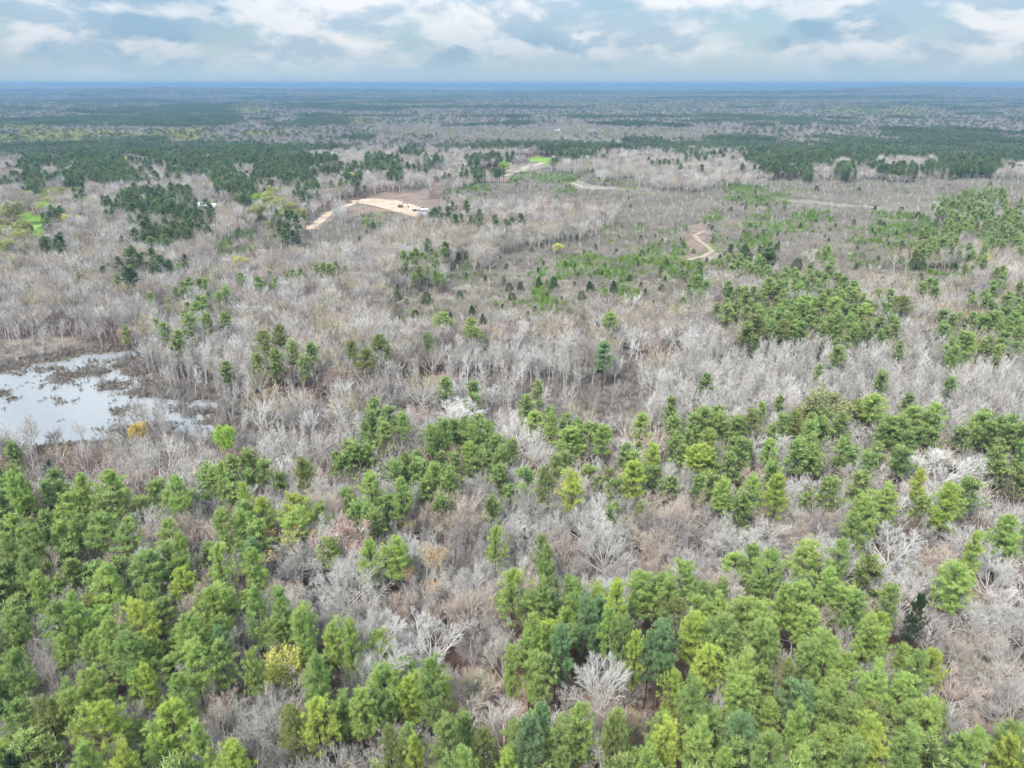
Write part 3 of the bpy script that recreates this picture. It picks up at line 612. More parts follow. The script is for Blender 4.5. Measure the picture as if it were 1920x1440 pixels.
def scatter(name, label, proto_meshes, X, Y, Z, rot, scl, idx, cat=None):
    """one uncountable mass of plants: points carrying instances"""
    pc = bpy.data.collections.new(name+'_prototypes')
    for i, me in enumerate(proto_meshes):
        pc.objects.link(bpy.data.objects.new(f'{name}_prototype_{i:02d}', me))
    n = len(X); me = bpy.data.meshes.new(name); me.vertices.add(n); me.vertices.foreach_set('co', np.stack([X, Y, Z], 1).astype(np.float32).ravel())
    a = me.attributes.new('turn', 'FLOAT', 'POINT'); a.data.foreach_set('value', np.asarray(rot, np.float32))
    a = me.attributes.new('size', 'FLOAT_VECTOR', 'POINT'); a.data.foreach_set('vector', np.asarray(scl, np.float32).ravel())
    a = me.attributes.new('variant', 'INT', 'POINT'); a.data.foreach_set('value', np.asarray(idx, np.int32))
    o = bpy.data.objects.new(name, me); COL.objects.link(o)
    ng = bpy.data.node_groups.new(name+'_scatter', 'GeometryNodeTree')
    ng.interface.new_socket('Geometry', in_out='INPUT', socket_type='NodeSocketGeometry'); ng.interface.new_socket('Geometry', in_out='OUTPUT', socket_type='NodeSocketGeometry')
    N = ng.nodes; L = ng.links; gi = N.new('NodeGroupInput'); go = N.new('NodeGroupOutput')
    ci = N.new('GeometryNodeCollectionInfo'); ci.inputs['Collection'].default_value = pc; ci.inputs['Separate Children'].default_value = True; ci.inputs['Reset Children'].default_value = True
    ip = N.new('GeometryNodeInstanceOnPoints'); ip.inputs['Pick Instance'].default_value = True
    def attr(nm, t):
        x = N.new('GeometryNodeInputNamedAttribute'); x.data_type = t; x.inputs['Name'].default_value = nm; return [s for s in x.outputs if s.enabled and s.name == 'Attribute'][0]
    cx = N.new('ShaderNodeCombineXYZ'); L.new(attr('turn', 'FLOAT'), cx.inputs['Z'])
    L.new(gi.outputs[0], ip.inputs['Points']); L.new(ci.outputs[0], ip.inputs['Instance']); L.new(attr('variant', 'INT'), ip.inputs['Instance Index'])
    L.new(cx.outputs[0], ip.inputs['Rotation']); L.new(attr('size', 'FLOAT_VECTOR'), ip.inputs['Scale']); L.new(ip.outputs[0], go.inputs[0])
    md = o.modifiers.new('scatter', 'NODES'); md.node_group = ng
    return tag(o, label, cat, kind='stuff')

# ------------------------------------------------------------------ single trees
PLANTS = []                     # every single plant: dict(kind, x, y, ...)
def put(name, parts, x, y, rz, scl, mats=None):
    z = float(height(np.array([x]), np.array([y]))[0])-0.12
    e = bpy.data.objects.new(name, None); e.empty_display_size = 0.5; COL.objects.link(e)
    e.location = (x, y, z); e.rotation_euler = (0, 0, rz); e.scale = scl
    for nm, me in zip(('trunk', 'crown', 'buds'), parts):
        if me is None: continue
        c = bpy.data.objects.new(nm, me); COL.objects.link(c); c.parent = e
        if mats and nm in mats:
            for si, m in mats[nm].items():
                c.material_slots[si].link = 'OBJECT'; c.material_slots[si].material = m
    return e
rnd = random.Random(3)
taken = []
def claim(x, y, r): taken.append((x, y, r))
def hero(px, py, h, z0=2.0): return on_level(px, py, z0+h)

# surveyed pines: (x, y of crown top, crown width, shade) read off the photograph
def q6(*L): return [(a/3, 960+b/3, c/3, s) for a, b, c, s in L]
def q7(*L): return [(640+a/3, 960+b/3, c/3, s) for a, b, c, s in L]
def q8(*L): return [(1280+a/3, 960+b/3, c/3, s) for a, b, c, s in L]
def q4(*L): return [(640+a/3, 480+b/3, c/3, s) for a, b, c, s in L]
def q3(*L): return [(a/3, 480+b/3, c/3, s) for a, b, c, s in L]
def q5(*L): return [(1280+a/3, 480+b/3, c/3, s) for a, b, c, s in L]
PINES = q6((60,20,150,'F'),(30,140,110,'M'),(180,90,160,'M'),(140,240,150,'M'),(330,70,150,'F'),(430,20,140,'M'),(560,20,200,'M'),(700,90,200,'M'),(930,60,180,'F'),(1000,150,130,'F'),(1240,0,160,'F'),(1370,0,160,'F'),(1650,0,200,'F'),
 (1220,200,150,'F'),(1420,220,180,'F'),(590,320,200,'F'),(820,250,240,'M'),(390,470,140,'F'),(200,360,150,'F'),(60,560,170,'M'),(300,540,200,'M'),(760,520,180,'Y'),(600,620,230,'F'),(700,700,240,'M'),(1180,420,210,'F'),(1050,580,200,'F'),
 (1430,440,180,'M'),(1560,420,180,'M'),(1690,560,150,'F'),(70,800,170,'M'),(1070,760,200,'F'),(1230,740,170,'M'),(1410,790,140,'F'),(810,870,130,'Y'),(500,900,230,'F'),(1000,920,190,'F'),(950,1090,260,'Y'),(250,1060,220,'O'),(380,1000,190,'F'),
 (560,1110,270,'Y'),(680,1340,210,'Y'),(1300,1330,240,'Y'),(1870,620,170,'F'),(1770,830,170,'M'),(1770,1060,190,'Y'),(880,1200,200,'F'),(1100,1180,170,'F'),(470,1330,200,'F'),(60,1390,170,'D')) + \
 q7((150,170,160,'F'),(310,150,170,'F'),(865,85,130,'F'),(1130,130,90,'M'),(1160,180,110,'M'),(960,330,190,'F'),(1130,380,160,'M'),(1080,560,160,'F'),(1060,650,170,'F'),(960,740,130,'F'),(1240,620,180,'B'),(1380,490,170,'B'),(1510,540,140,'F'),(1330,380,90,'F'),
 (1560,390,140,'Y'),(1600,600,110,'M'),(1660,660,120,'Y'),(1700,340,200,'F'),(1850,360,170,'M'),(1800,640,200,'B'),(1740,690,160,'B'),(230,860,260,'F'),(510,830,220,'M'),(100,1020,200,'F'),(600,1160,210,'M'),(410,1260,160,'Y'),(690,1340,200,'F'),
 (930,1330,220,'Y'),(1050,1150,200,'B'),(1340,1080,220,'F'),(1250,1190,240,'M'),(1540,1150,170,'O'),(1880,920,160,'Y'),(1850,1190,200,'Y'),(1720,1330,200,'F'),(40,600,150,'F'),(1130,1080,140,'B'),(270,1190,170,'O')) + \
 q8((500,220,200,'F'),(690,180,220,'F'),(830,320,190,'F'),(900,160,150,'M'),(980,20,170,'M'),(440,320,170,'M'),(60,590,170,'Y'),(250,600,230,'M'),(340,510,230,'F'),(430,620,190,'M'),(580,420,150,'F'),(690,410,190,'F'),(730,560,220,'F'),(980,460,180,'M'),
 (1060,590,200,'F'),(830,700,220,'F'),(720,740,200,'M'),(1110,650,170,'F'),(1560,290,250,'F'),(1340,470,110,'D'),(1180,420,150,'M'),(130,780,200,'Y'),(60,960,200,'M'),(350,820,240,'F'),(330,960,240,'F'),(600,860,140,'O'),(680,980,220,'B'),(880,960,220,'M'),
 (1100,880,200,'F'),(1330,810,200,'M'),(1240,940,200,'F'),(1400,1080,230,'F'),(1280,1070,210,'M'),(1080,1180,240,'Y'),(960,1060,190,'M'),(100,1210,240,'F'),(350,1150,220,'B'),(500,1260,240,'M'),(660,1100,180,'F'),(690,1330,220,'F'),(250,1350,180,'F'),
 (1000,1300,220,'M'),(1300,1240,230,'M'),(1660,1240,200,'F'),(1860,1260,200,'Y'),(1850,20,200,'F'),(1660,110,130,'Y')) + \
 q4((570,310,150,'M'),(730,330,110,'F'),(210,430,170,'O'),(130,510,190,'O'),(1510,320,130,'M'),(1480,450,140,'B'),(130,930,80,'M'),(220,910,75,'M'),(335,880,100,'F'),(500,950,95,'M'),(580,920,105,'M'),(690,890,100,'M'),(735,930,100,'M'),(820,920,110,'M'),(1090,870,140,'F'),(1180,870,100,'F'),
 (1690,880,140,'F'),(1650,1160,170,'Y'),(1300,1210,150,'Y'),(1760,1060,130,'Y'),(1150,1180,130,'O'),(160,1230,160,'F'),(330,1250,160,'F'),(520,1160,150,'F'),(720,1040,130,'F'),(870,1000,130,'M'),(1300,960,190,'F'),(1480,960,150,'F'),(50,470,80,'O'),(480,420,80,'M')) + \
 q3((720,70,140,'D'),(1480,420,190,'O'),(1570,390,95,'O'),(60,1240,130,'F'),(120,1250,90,'F'),(620,1220,240,'F'),(460,1240,160,'F'),(980,1250,140,'F'),(1240,1160,110,'F'),(1690,1130,110,'O'),(1650,1350,200,'Y'),(1460,1370,160,'Y'),(1360,1280,60,'Y'),(370,1350,150,'F')) + \
 q5((490,130,130,'M'),(690,210,140,'F'),(860,230,170,'F'),(1040,250,170,'F'),(430,320,150,'O'),(580,340,160,'O'),(1250,220,110,'O'),(1620,410,170,'F'),(1880,310,140,'M'),(1080,780,260,'F'),(990,800,160,'O'),(1310,850,150,'F'),(1430,830,150,'F'),(1700,880,170,'F'),(120,850,170,'M'),(390,870,140,'O'),(640,880,130,'O'),
 (150,970,140,'F'),(90,1060,190,'Y'),(490,1030,120,'F'),(400,1250,140,'F'),(550,1240,150,'Y'),(240,1270,140,'F'),(1520,1280,180,'Y'),(1160,1300,200,'F'),(1030,1360,160,'F'),(740,1060,140,'F'),(1350,1200,110,'Y'))
shade_words = {'Y': 'bright yellow-green', 'F': 'fresh green', 'M': 'mid green', 'B': 'bluish green', 'O': 'dull olive', 'D': 'very dark green'}
for (px, py, w, s) in PINES:
    h = rnd.uniform(18.0, 21.5) if py > 860 else rnd.uniform(15.5, 19)
    x, y = hero(px, py, h)
    dep = y*CP+(CAM_H-h)*SP; ww = w*dep/FPX
    v = rnd.randrange(8); base_w = 2*0.17*20*0.98
    sx = max(0.56, min(1.3, ww/base_w)); PLANTS.append(dict(kind='pine', x=x, y=y, h=h, v=v, sx=sx, sz=h/20, shade=s)); claim(x, y, 1.9*sx)
# surveyed leafless trees: (x, y of top, width, variant, height)
BARES = [(80,1173,70,4,15),(418,1252,100,0,13),(35,1385,40,8,8),(720,1150,80,3,14),(813,1146,118,1,16),(660,977,70,5,16),(940,1032,75,1,15),(1060,985,75,5,16),(1140,980,85,1,17),(1240,985,60,6,15),(1232,1020,70,5,15),(1070,1048,75,2,14),(1100,1072,55,3,13),(880,968,55,2,15),
 (885,1180,42,9,12),(923,1135,45,9,14),(1180,1252,58,7,11),(580,985,85,3,17),(1373,980,95,1,15),(1460,968,90,2,15),(1693,975,115,1,17),(1640,1058,55,3,9),(1756,1150,92,7,12),(1806,1255,90,5,12),(1885,1012,90,1,18),(1780,1012,80,6,16),(1900,1255,80,0,13),(1530,1238,62,7,11),(1340,970,60,2,14),
 (1020,825,45,3,14),(967,775,80,1,16),(1215,905,88,5,15),(1110,920,75,1,15),(1300,912,60,5,15),(853,745,72,3,13),(970,870,40,2,15),(1400,820,36,3,13),(1420,860,60,5,14),(1770,828,112,1,17),(1480,820,60,9,14),(1730,892,95,1,16),(1600,862,65,2,14),(1485,815,45,4,14),(235,1300,60,7,10),(365,1010,55,2,13),(370,1080,60,9,13),
 (560,1040,70,2,14),(520,1055,80,9,13),(690,1200,60,2,12),(640,1215,60,9,12),(860,1050,60,2,13),(790,1120,60,7,12),(475,1090,70,5,12),(240,1010,40,9,14),(1010,930,60,2,14),(900,925,60,9,13),(1560,1000,70,2,14),(1640,900,60,9,13),(1330,1030,60,2,14),(1700,1230,60,9,11),(1840,1100,70,3,15),(1880,1180,70,0,13),(430,1010,40,2,13)]
bark_words = {0: 'grey spreading', 1: 'white-barked spreading', 2: 'grey vase-shaped', 3: 'whitish vase-shaped', 4: 'white conical', 5: 'pinkish-grey spreading', 6: 'pinkish vase-shaped', 7: 'dull purple-grey round', 8: 'grey conical', 9: 'dull purple-grey upright'}
BARES += [(1010,1000,70,1,15),(700,1010,70,2,14),(760,985,60,1,14),(960,960,65,3,14),(1290,1000,70,7,14),(1420,1010,75,1,15),(1520,985,70,5,14),(1600,1010,75,1,15),(1730,1060,70,3,14),(1660,1130,65,5,12),(1840,985,80,1,15),(1895,930,70,2,14),(1560,905,60,1,14),(1250,860,50,3,13),(1350,850,50,0,13),(1130,850,50,1,13),(860,880,50,0,13),(700,880,50,1,13),(620,905,55,3,13),(540,880,50,0,12),(600,1090,70,1,13),(690,1110,60,7,12),(330,880,50,1,12),(1770,1300,80,3,12),(1850,1330,85,5,12),(1910,1090,80,1,15),(1220,1340,60,0,9),(480,1190,55,1,10)]
def crown_width(me):
    v = np.empty(len(me.vertices)*3, np.float32); me.vertices.foreach_get('co', v); v = v.reshape(-1, 3); return float(np.percentile(v[:, 0], 95)-np.percentile(v[:, 0], 5)+np.percentile(v[:, 1], 95)-np.percentile(v[:, 1], 5))/2
BW = [crown_width(p[1]) for p in PROTO['bare']]; print('crown widths', [round(b, 1) for b in BW])
for (px, py, w, v, h) in BARES:
    x, y = hero(px, py, h); dep = y*CP+(CAM_H-h)*SP; me = PROTO['bare'][v][1]
    bw = BW[v]
    sx = max(0.5, min(1.6, w*dep/FPX/bw)); PLANTS.append(dict(kind='bare', x=x, y=y, h=h, v=v, sx=sx, sz=h/16)); claim(x, y, 0.40*bw*sx)
# trees in bud or young leaf: (x, y of top, width, prototype, colour, height, label)
BUDS = [(530,1218,75,'leafy','yellow',15,'tree in pale yellow young leaf on the slope below the pines'),(795,1027,88,'budtop','orange',17,'white-stemmed tree with orange-yellow budding crown'),(530,975,95,'budtop','orange',17,'pale tree with faint orange buds beside the tall leaning limb'),(640,968,110,'budtop','pink',18,'tall many-limbed tree flushed pinkish tan at its top'),
 (1010,917,45,'budded','gold',12,'tree dusted golden yellow among grey trees'),(767,850,46,'budtop','gold',12,'tree with a tan-gold crown behind the green pines'),(1550,727,75,'leafy','palegreen',19,'tall pale yellow-green tree on the edge of the swamp'),(416,790,38,'leafy','lime',13,'lime-yellow tree beside the marsh shrubs'),(247,792,30,'leafy','gold',9,'small golden tree at the pond edge'),
 (873,1262,50,'leafy','palegreen',9,'low pale green leafing tree at the leaf-litter opening'),(1828,1240,42,'leafy','lime',5,'low vivid lime-green bush among grey trees'),(1188,1330,40,'budded','orange',11,'orange-tinged budding tree behind the bright pines'),(20,376,44,'leafy','palegreen',18,'large pale green leafing tree at the edge of the lawn'),
 (478,360,30,'leafy','lime',15,'vivid yellow-green round tree near the dirt track'),(508,365,34,'leafy','palegreen',14,'soft green round tree next to the vivid yellow-green one'),(10,440,26,'leafy','lime',11,'yellow-green tree below the lawn'),(88,378,24,'leafy','lime',12,'bright green tree above the lawn'),(128,402,42,'budtop','gold',12,'tree with a golden tan crown beyond the lawn'),
 (232,293,26,'leafy','gold',16,'round golden tree in front of the dark pine belt'),(123,315,16,'leafy','lime',14,'small yellow-green tree among dark pines'),(655,322,26,'leafy','gold',13,'tan-gold tree near the white-roofed house'),(446,480,24,'leafy','yellow',14,'pale yellow tree standing over grey woods'),(523,690,28,'budded','pink',8,'low coral-pink tree by the swamp edge'),(627,685,48,'budded','pink',10,'wide pinkish tree by the swamp edge'),
 (415,660,40,'budded','gold',8,'low gold-tinted tree at the marsh corner'),(830,690,50,'budded','pink',10,'pinkish tan tree among the swamp trees'),(1050,455,22,'leafy','yellow',8,'small yellow tree in the brushy clearcut'),(270,585,30,'budded','gold',11,'golden-tinged tree over the marsh woods'),(240,600,34,'budded','pink',11,'pinkish tree over the marsh woods'),
 (1450,570,30,'budded','gold',9,'pale tan tree in front of the olive pines'),(1735,590,34,'budded','orange',9,'orange-tan tree between grey crowns'),(1840,478,46,'budded','gold',12,'tan-gold spreading tree below the green pines'),(1535,515,26,'budded','pink',9,'pinkish bushy tree beside the dark cedars'),(790,772,26,'budded','pink',9,'reddish flushed tree at the far edge of the pines'),
 (40,480,60,'leafy','yellow',10,'broad pale yellow tree over the left woods'),(130,350,24,'leafy','palegreen',13,'pale green round tree behind the golden one'),(160,368,18,'leafy','yellow',12,'pale yellow tree in front of dark pines'),(220,378,12,'leafy','palegreen',12,'slim pale green tree among dark pines'),(945,302,20,'leafy','lime',14,'round green tree beside the gravel road'),
 (510,330,24,'budded','palegreen',14,'pale green tree behind the grey woods'),(55,355,26,'budded','yellow',13,'dim yellow tree among grey woods beyond the lawn'),(1695,1043,22,'leafy','palegreen',6,'small pale green bush among white trees'),(265,1245,42,'leafy','lime',10,'narrow yellow-green leafing tree between pines')]
for (px, py, w, pk, colr, h, lab) in BUDS:
    x, y = hero(px, py, h); dep = y*CP+(CAM_H-h)*SP; H0 = {'budded': 15, 'budtop': 17, 'leafy': 14}[pk]; v = rnd.randrange(2)
    sx = max(0.35, min(1.7, w*dep/FPX/(H0*0.62))); PLANTS.append(dict(kind='bud', x=x, y=y, h=h, v=v, sx=sx, sz=h/H0, pk=pk, col=colr, label=lab)); claim(x, y, 2.4*sx)
# dark cedars and lone dark pines of the brushy clearcut and the wood edges: (x, y of foot, height)
CEDARS = [(800,568,8),(642,330,7),(1077,450,9),(1010,460,6),(1494,505,9),(1385,490,8),(1408,497,9),(1440,480,8),(1455,470,7),(1360,480,5),(1235,445,4),(1228,444,4),(890,492,9),(875,488,8),(860,490,8),(835,492,7),(820,500,7),(1010,540,8),(1038,540,8),(975,545,7),(955,545,6),(712,545,7),(685,545,8),(740,530,7),(745,560,6),(862,560,6),
 (715,530,7),(885,590,7),(945,535,5),(960,560,5),(1090,560,6),(1105,548,8),(1150,548,8),(1175,590,9),(1110,545,5),(990,600,6),(1285,585,8),(1270,580,7),(1525,500,6),(1560,492,6),(1335,430,5),(1165,430,4),(1100,392,5),(1182,392,6),(1370,398,6),(1405,442,5),(1420,448,5),(1565,430,6),(1600,425,7),(1720,412,9),(1640,395,6),(1690,395,6),(1610,360,7),(1700,345,6),(1780,350,5),
 (1855,352,8),(1530,360,8),(1470,395,6),(1500,430,6),(1650,420,5),(1770,380,5),(560,425,6),(530,430,7),(330,560,7),(37,895,9),(100,905,9),(465,905,10),(436,905,9),(370,950,9),(1125,690,8),(222,525,13),(95,478,15),(125,525,7),(790,470,7),(770,500,6),(675,452,5),(700,430,8),(740,435,7),(925,470,7),(1025,560,5),(648,590,8),(780,600,7),(1310,505,6),(1240,545,5),(1350,525,7),(1590,540,8),(1000,640,8),
 (1460,460,5),(1480,520,5),(905,605,6),(845,600,6),(1430,530,6),(1330,590,6),(1215,475,4),(1250,500,5),(1060,500,5),(1135,500,4),(1180,525,5),(950,505,5),(905,520,5),(1300,475,4),(1395,440,5),(1545,470,5)]
for (px, py, h) in CEDARS:
    x, y = on_level(px, py, 2.5); PLANTS.append(dict(kind='cedar', x=x, y=y, h=h*0.75, v=rnd.randrange(4), sx=h*0.75/7*rnd.uniform(1.0, 1.6), sz=h*0.75/7)); claim(x, y, 2.0)
# dead poles
for (px, py, h) in ((14, 770, 11), (42, 795, 9), (130, 812, 8), (215, 800, 8), (165, 840, 10), (160, 775, 6), (1137, 1298, 9), (645, 1262, 12), (112, 742, 5), (270, 800, 7)):
    x, y = hero(px, py, h, 0.5); PLANTS.append(dict(kind='snag', x=x, y=y, h=h, v=rnd.randrange(2), sx=h/12, sz=h/12)); claim(x, y, 1.0)

# ------------------------------------------------------------------ filling the woods from the survey
def fill(dmin, dmax, step, seed):
    r = np.random.default_rng(seed)
    xs = np.arange(-dmax, dmax, step); ys = np.arange(max(40, dmin*0.6), dmax, step); X, Y = np.meshgrid(xs, ys)
    X = X.ravel()+r.random(X.size)*step; Y = Y.ravel()+r.random(Y.size)*step; d = np.hypot(X, Y)
    px, py = project(X, Y, np.full_like(X, 8.0)); k = (d > dmin) & (d < dmax) & (px > -170) & (px < 2090) & (py < 1640)
    X, Y = X[k], Y[k]; o = r.permutation(len(X)); X, Y = X[o], Y[o]
    z = height(X, Y); px, py = project(X, Y, z+np.where(d[k][o] < 250, 12.5, 9.5)); code = cover_at(px, py)
    gx, gy = project(X, Y, z); return X, Y, z, code, cover_at(gx, gy)
RAD = {'P': 2.9, 'p': 3.1, 'B': 3.8, 'y': 4.4, 'b': 1.75, 'r': 5.0, 'S': 15.0, 's': 8.0, 'g': 26.0, 'h': 9.0, 'm': 14.0, 'f': 9.0}
def clump(x, y): return float(fbm(np.array([x/45]), np.array([y/45]), 71, 2)[0]) > 0.30
def woods():
    cell = {}; CS = 6.0
    def key(x, y): return (int(x//CS), int(y//CS))
    for (x, y, r) in taken: cell.setdefault(key(x, y), []).append((x, y, r*2.0))
    def free(x, y, r):
        a, b = key(x, y)
        for i in (a-1, a, a+1):
            for j in (b-1, b, b+1):
                for (u, v, q) in cell.get((i, j), ()):
                    if (u-x)**2+(v-y)**2 < (0.5*(q+r))**2: return False
        return True
    out = []; R = random.Random(11)
    tracks = TRACKS
    for dmin, dmax, step in ((60, 480, 2.2), (480, 1150, 4.2)):
        X, Y, Z, code, gcode = fill(dmin, dmax, step, int(dmin))
        k = 1.0 if dmin < 400 else 1.28
        for x, y, z, c, g in zip(X.tolist(), Y.tolist(), Z.tolist(), code.tolist(), gcode.tolist()):
            c = chr(c); g = chr(g)
            low = False
            if g in 'WDG' or z < 0.12: continue
            if c in 'Wwmh' and g in 'PpBby': low = True; drop = c in 'Ww' and R.random() > 0.4; c = 'B' if g != 'b' else 'b'
            if low and drop: continue
            if g in 'wm' and (z < 0.1 or R.random() > 0.16): continue
            if c not in RAD: continue
            if g == 'r' and R.random() > 0.22: continue
            if g == 'h' and (c == 'h' or R.random() > 0.10): continue
            if c in 'PpByr' and g in 'wmh': c = 'b'
            r = RAD[c]*k*(0.85+0.35*R.random())*(0.8 if c == 'B' and y > 240 else 1)
            if not free(x, y, r): continue
            if tracks.near(x, y): continue
            if c == 'P': sp = 'pine' if R.random() < (0.60 if y < 300 else 0.70) else 'bare'
            elif c == 'p': sp = 'pine' if R.random() < 0.48 else 'bare'
            elif c == 'B': sp = 'pine' if clump(x, y) and R.random() < 0.22 else 'bare'
            elif c == 'y': sp = 'ybud' if R.random() < 0.5 else 'bare'
            elif c == 'b': sp = 'slender' if R.random() < 0.985 else 'pine'
            elif c == 'r': sp = 'slender' if R.random() < 0.45 else 'bare'
            elif c in 'sSghmf':
                sp = {'s': 'slender', 'S': 'slender', 'g': 'cedarfill', 'h': 'slender', 'm': 'slender', 'f': 'cedarfill'}[c]
                if c == 'S' and R.random() < 0.5: sp = 'cedarfill'
            cell.setdefault(key(x, y), []).append((x, y, r))
            out.append((sp, x, y, z, 'L' if low else c, R.random(), R.random(), R.random()))
    return out
class Tracks:
    def __init__(s): s.p = []
    def add(s, pts, w):
        p = np.array(pts); t = np.linspace(0, len(p)-1, len(p)*12); q = np.stack([np.interp(t, np.arange(len(p)), p[:, k]) for k in (0, 1)], 1)
        s.p += [(a, b, w) for a, b in q]
    def near(s, x, y):
        if y < 300: return False
        for a, b, w in s.p:
            if abs(a-x) < w and abs(b-y) < w*1.5: return True
        return False
TRACKS = Tracks()
TRACKS.add(lv((672, 380), (640, 388), (612, 402), (590, 420), (578, 428)), 7)
TRACKS.add(lv((665, 378), (700, 376), (740, 380), (780, 390), (800, 404), (775, 403), (730, 392), (690, 383)), 14)
TRACKS.add(lv((770, 326), (840, 328), (900, 325), (960, 318), (1010, 308), (1020, 303)), 16)
TRACKS.add(lv((1072, 342), (1095, 349), (1130, 353), (1172, 354)), 10)
TRACKS.add(lv((1318, 432), (1302, 439), (1312, 450), (1330, 463), (1336, 470), (1318, 480), (1290, 487)), 6)
TRACKS.add(lv((1462, 372), (1520, 378), (1570, 383), (1640, 388)), 8)
TRACKS.add(lv((990, 300), (1010, 298), (1035, 300), (1020, 305)), 22)
TRACKS.add(lv((30, 430), (50, 424), (80, 424), (60, 434)), 9)
TRACKS.add(lv((376, 397), (404, 397)), 11); TRACKS.add(lv((566, 318), (590, 321), (614, 323)), 15); TRACKS.add(lv((640, 392), (700, 392), (760, 404)), 9)
TRACKS.add(lv((765, 407), (785, 412), (802, 416)), 9)
FILL = woods()
print('fill', len(FILL))
shades = 'FFFFMMMYBO'
LIMIT = {'pine': 300, 'bare': 300, 'slender': 300, 'cedar': 300}
count = {k: sum(p['kind'] == k for p in PLANTS) for k in LIMIT}
FILL.sort(key=lambda f: math.hypot(f[1], f[2]))
mass = {'pine': [], 'bare': [], 'slender': [], 'cedar': [], 'ybud': []}
for (sp, x, y, z, c, a, b, e) in FILL:
    d = math.hypot(x, y); kd = {'cedarfill': 'cedar'}.get(sp, sp)
    gx, gy = project(np.array([x]), np.array([y]), np.array([z+9.0])); seen = -10 < gx[0] < 1930 and gy[0] < 1450
    if kd in LIMIT and count[kd] < LIMIT[kd] and d < 470 and seen:
        count[kd] += 1
        if kd == 'pine':
            h = (13.5+4.5*a) if d < 230 else (11+5*a); PLANTS.append(dict(kind='pine', x=x, y=y, h=h, v=int(b*8) % 8, sx=0.62+0.34*e, sz=h/20, shade=shades[int(e*97) % 10] if d < 260 else 'MOMMDD'[int(e*97) % 6]))
        elif kd == 'bare':
            h = ((13.5+4*a) if d < 260 else (10+5*a))*(0.62 if c == 'L' else 1); PLANTS.append(dict(kind='bare', x=x, y=y, h=h, v=[0, 2, 5, 7, 0, 2, 6, 0, 3, 1][int(b*10)], sx=(0.54+0.26*e)*h/13, sz=h/16))
        elif kd == 'slender':
            h = (9.5+5*a)*(0.55 if c in 'sSmL' else 1); PLANTS.append(dict(kind='slender', x=x, y=y, h=h, v=int(b*5), sx=h/13*(0.9+0.4*e), sz=h/13))
        else:
            h = 2.2+2*a; PLANTS.append(dict(kind='cedar', x=x, y=y, h=h, v=int(b*4), sx=h/7*(0.9+0.4*e), sz=h/7))
    else: mass[kd].append((x, y, z, c, a, b, e, d))
def mass_scatter(name, label, rows, protos, hfun, H0, wfun, cat):
    if not rows: return
    A = np.array([(r[0], r[1], r[2], r[4], r[5], r[6], r[7]) for r in rows]); h = np.array([hfun(r) for r in rows]); w = np.array([wfun(r) for r in rows])
    scatter(name, label, protos, A[:, 0], A[:, 1], A[:, 2]-0.15, A[:, 3]*40 % 6.283, np.stack([h/H0*w, h/H0*w, h/H0], 1), np.minimum((A[:, 4]*len(protos)).astype(int), len(protos)-1), cat)
def mature(q): return q[7] > 820 or (q[7] > 400 and q[0] < 150)
mass_scatter('pine_woods', 'green pine woods spreading over the middle distance', [q for q in mass['pine'] if not mature(q)], PROTO['pine_mid'], lambda r: (13.5+4.5*r[4]) if r[7] < 300 else 11+5*r[4], 20, lambda r: 0.85+0.4*r[6], 'pine woods')
mass_scatter('dark_pine_woods', 'dark mature pine woods around the brushland and dirt clearing', [q for q in mass['pine'] if mature(q)], PROTO['pine_dark'], lambda r: 11+7*r[4], 20, lambda r: 0.95+0.45*r[6], 'pine woods')
mass_scatter('bare_woods', 'grey leafless woods spreading over the middle distance', mass['bare'], PROTO['bare_mid'], lambda r: (10+6*r[4])*(0.75 if r[3] == 'r' else 0.62 if r[3] == 'L' else 1), 16, lambda r: 0.8+0.35*r[6], 'bare woods')
mass_scatter('swamp_woods', 'thicket of thin pale trunks along the swamp and brushland', mass['slender'], [join(f'slender_all{i}', *PROTO['slender'][i]) for i in range(5)], lambda r: (9.5+5*r[4])*(0.5 if r[3] in 'sSmg' else 1), 13, lambda r: 0.9+0.4*r[6], 'swamp woods')
mass_scatter('cedar_regrowth', 'scattered small dark evergreens in far brushland', mass['cedar'], [join(f'cedar_all{i}', *PROTO['cedar'][i]) for i in range(4)], lambda r: 2.2+2.2*r[4], 7, lambda r: 0.9+0.3*r[6], 'evergreens')
lf = [join(f'leafy_all{i}', PROTO['leafy'][i][0], PROTO['leafy'][i][1], PROTO['leafy'][i][2]) for i in range(2)]
for me in lf: me.materials[len(me.materials)-1] = M['budX']
mass_scatter('budding_woods', 'yellow-green budding trees scattered in far woods', mass['ybud'], lf, lambda r: 10+5*r[4], 14, lambda r: 0.9+0.3*r[6], 'budding woods')

